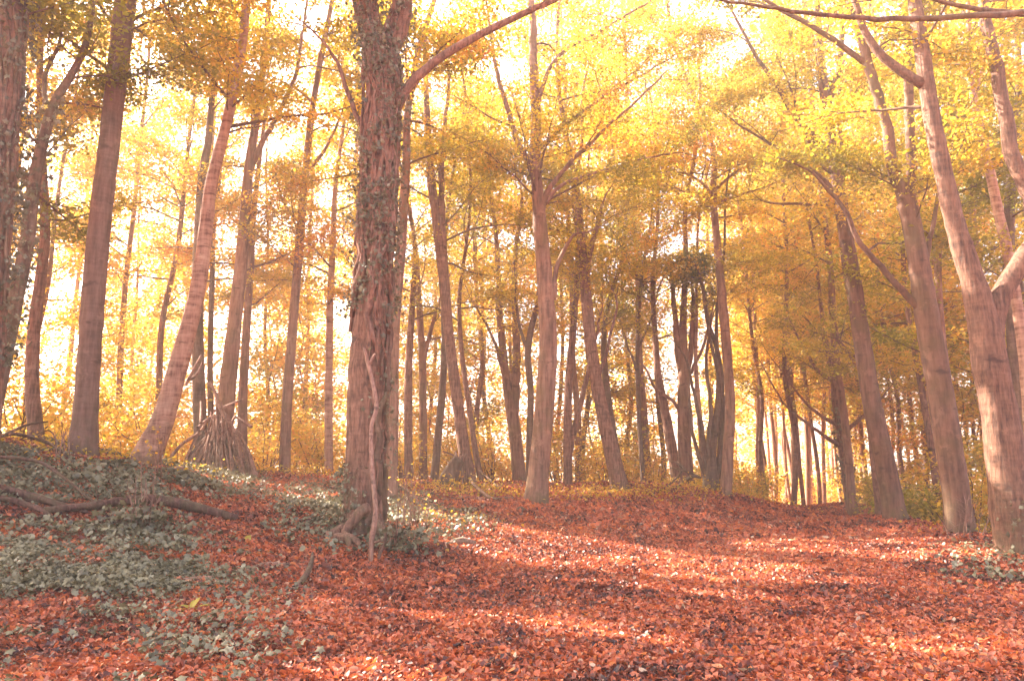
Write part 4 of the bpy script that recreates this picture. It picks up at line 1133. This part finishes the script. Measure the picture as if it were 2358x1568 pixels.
shoots('upright bare shoots rising from a dark ivy tuft before the fallen branch', 300, 345, 1222, 8, 1.0, tuft=420)
shoots('scrubby ivy tuft with a few stems at the right foot of the ivy-clad tree', 895, 945, 1268, 5, .6, tuft=380)
shoots('cluster of thin pale saplings right of the ivy-clad tree', 905, 985, 1215, 16, 1.1, leafy=1)
shoots('few thin stems on the bank top right of the leaning birch', 360, 372, 1105, 3, 1.3, leafy=4)
shoots('wispy bare stems in front of the big forked beech', 2185, 2240, 1238, 8, .9)
shoots('pale broken stems between the two rightmost big trunks', 2255, 2300, 1232, 7, .6)
shoots('thin twiggy stems beside the foot of the straight grey trunk', 130, 165, 1062, 7, .7)

# a green plant with broad leaves
p0 = G(440, 1412)
T = thing('green_plant', 'small plant with broad yellow-green leaves in the leaf litter', 'plant', p0)
def blade(a, L_, el, wd, tint):
    n = 9; mb = MB(); t = np.linspace(0, 1, n)
    d = np.array([math.cos(a), math.sin(a), 0]); side = np.array([-math.sin(a), math.cos(a), 0])
    c = np.outer(t * L_ * math.cos(el), d) + np.outer(L_ * (math.sin(el) * t - .35 * t * t), [0, 0, 1]) + np.array([0, 0, .02])
    hw = wd * np.sin(np.pi * np.clip(t * .97 + .03, 0, 1)) ** .8
    V = np.stack([c + side * hw[:, None] + (0, 0, .008), c, c - side * hw[:, None] + (0, 0, .008)], 1).reshape(-1, 3)
    q = []
    for k in range(n - 1):
        q += [[3 * k, 3 * k + 1, 3 * k + 4, 3 * k + 3], [3 * k + 1, 3 * k + 2, 3 * k + 5, 3 * k + 4]]
    mb.add(V, q, np.full(len(q), tint)); link('leaf', mb.mesh('leaf', 'olive'), T)
for a, L_, el, wd, ti in [(3.3, .26, .35, .035, .7), (2.6, .22, .5, .03, .55), (1.0, .2, 1.1, .03, .75), (.3, .2, .6, .03, .6), (-.6, .18, .4, .03, .5), (4.2, .2, .3, .032, .65), (5.2, .2, .35, .03, .4), (1.7, .18, .9, .028, .8)]:
    blade(a, L_, el, wd, ti)

# single leaves that catch the eye
def one_leaf(label, px, py, L_, mat, tint, tilt, name='fallen_leaf'):
    p = G(px, py) + np.array([0, 0, .05]); mb = MB(); rng = np.random.default_rng(int(px))
    leaves6(mb, np.zeros((1, 3)), L_, np.full(1, tint), np.array([tilt]), 6., .8, .18, rng)
    o = link(name, mb.mesh(name, mat), None, Vector([float(a) for a in p])); tag(o, label, 'leaf', 'single bright leaves on the litter')


one_leaf('bright yellow leaf on the leaves right of the ivy-clad tree, left of its pair', 1008, 1262, .13, 'gold', .6, (0, -.8, .5))
one_leaf('bright yellow leaf, the larger right one of the pair', 1030, 1274, .16, 'gold', .62, (.2, -.8, .6))
one_leaf('pale cream leaf lying flat at the bottom of the photo', 1365, 1549, .11, 'litter', 1., (0, -.6, .8))
one_leaf('yellow-green leaf lying left of the pale stick on the ivy', 568, 1248, .1, 'olive', .8, (0, -.7, .6))
one_leaf('orange leaf lying above the pale stick', 560, 1300, .1, 'litter', .9, (.2, -.6, .7))
# curled pale leaf standing up in the sun streak
p0 = G(1303, 1243); mb = MB()
t = np.linspace(0, math.pi * 1.25, 9); prof = np.stack([-.09 * np.cos(t) * .9, 0 * t, .1 + .11 * np.sin(t + .5)], 1)
V = np.concatenate([prof + (0, -.035, 0), prof + (0, .035, 0)]); V[:9, 1] += .02 * np.cos(t); n = 9
mb.add(V, [[k, k + 1, n + k + 1, n + k] for k in range(n - 1)], np.full(n - 1, 1.))
o = link('curled_leaf', mb.mesh('curled_leaf', 'litter'), None, Vector([float(a) for a in p0])); tag(o, 'pale curled dead leaf standing up in the sunlit streak', 'leaf')

# ------------------------------------------------------------------ haze, sky, sun, camera
HAZE = .0052
m, nt, out = new_mat('pale_air')
pv = N(nt, 'ShaderNodeVolumePrincipled'); pv.inputs['Color'].default_value = (1., .83, .71, 1); pv.inputs['Density'].default_value = HAZE; pv.inputs['Anisotropy'].default_value = .3
nt.links.new(pv.outputs[0], out.inputs['Volume']); M['haze'] = m
mb = MB(); x0, x1, y0, y1, z0, z1 = -290, 290, -130, 310, -6, 29
v = [(x, y, z) for z in (z0, z1) for y in (y0, y1) for x in (x0, x1)]
mb.add(v, [[0, 2, 3, 1], [4, 5, 7, 6], [0, 1, 5, 4], [2, 6, 7, 3], [0, 4, 6, 2], [1, 3, 7, 5]]); mb.smooth = False
tag(link('haze', mb.mesh('haze', 'haze')), kind='stuff')

sc = bpy.context.scene
wd = bpy.data.worlds.new('World'); sc.world = wd; wd.use_nodes = True
nt = wd.node_tree; bg = nt.nodes['Background']
sk = nt.nodes.new('ShaderNodeTexSky'); sk.sky_type = 'NISHITA'; sk.sun_disc = False
sk.sun_elevation = SUN_EL; sk.sun_rotation = -SUN_AZ; sk.air_density = .6; sk.dust_density = 6.0; sk.ozone_density = .3
nt.links.new(sk.outputs[0], bg.inputs[0]); bg.inputs[1].default_value = .13

ld = bpy.data.lights.new('sun', 'SUN'); ld.energy = 5.0; ld.angle = rad(.5); ld.color = (1, .85, .71)
lo = bpy.data.objects.new('sun', ld); C.objects.link(lo)
lo.rotation_euler = Vector([float(-a) for a in S]).to_track_quat('-Z', 'Y').to_euler()

cd = bpy.data.cameras.new('camera'); cam = bpy.data.objects.new('camera', cd); C.objects.link(cam)
cd.lens = LENS; cd.sensor_width = 36; cd.clip_end = 2000; cd.clip_start = .1
cam.location = (0, 0, CAMH); cam.rotation_euler = (math.pi / 2 + PITCH, 0, 0)
sc.camera = cam

vs = sc.view_settings; vs.view_transform = 'Standard'; vs.look = 'None'; vs.exposure = 3.05; vs.gamma = 1
cy = sc.cycles
cy.max_bounces = 10; cy.diffuse_bounces = 9; cy.glossy_bounces = 1; cy.transmission_bounces = 3; cy.volume_bounces = 0; cy.transparent_max_bounces = 6
cy.caustics_reflective = False; cy.caustics_refractive = False
cy.sample_clamp_indirect = 6
cy.use_denoising = True
try:
    cy.denoiser = 'OPENIMAGEDENOISE'
except Exception:
    pass
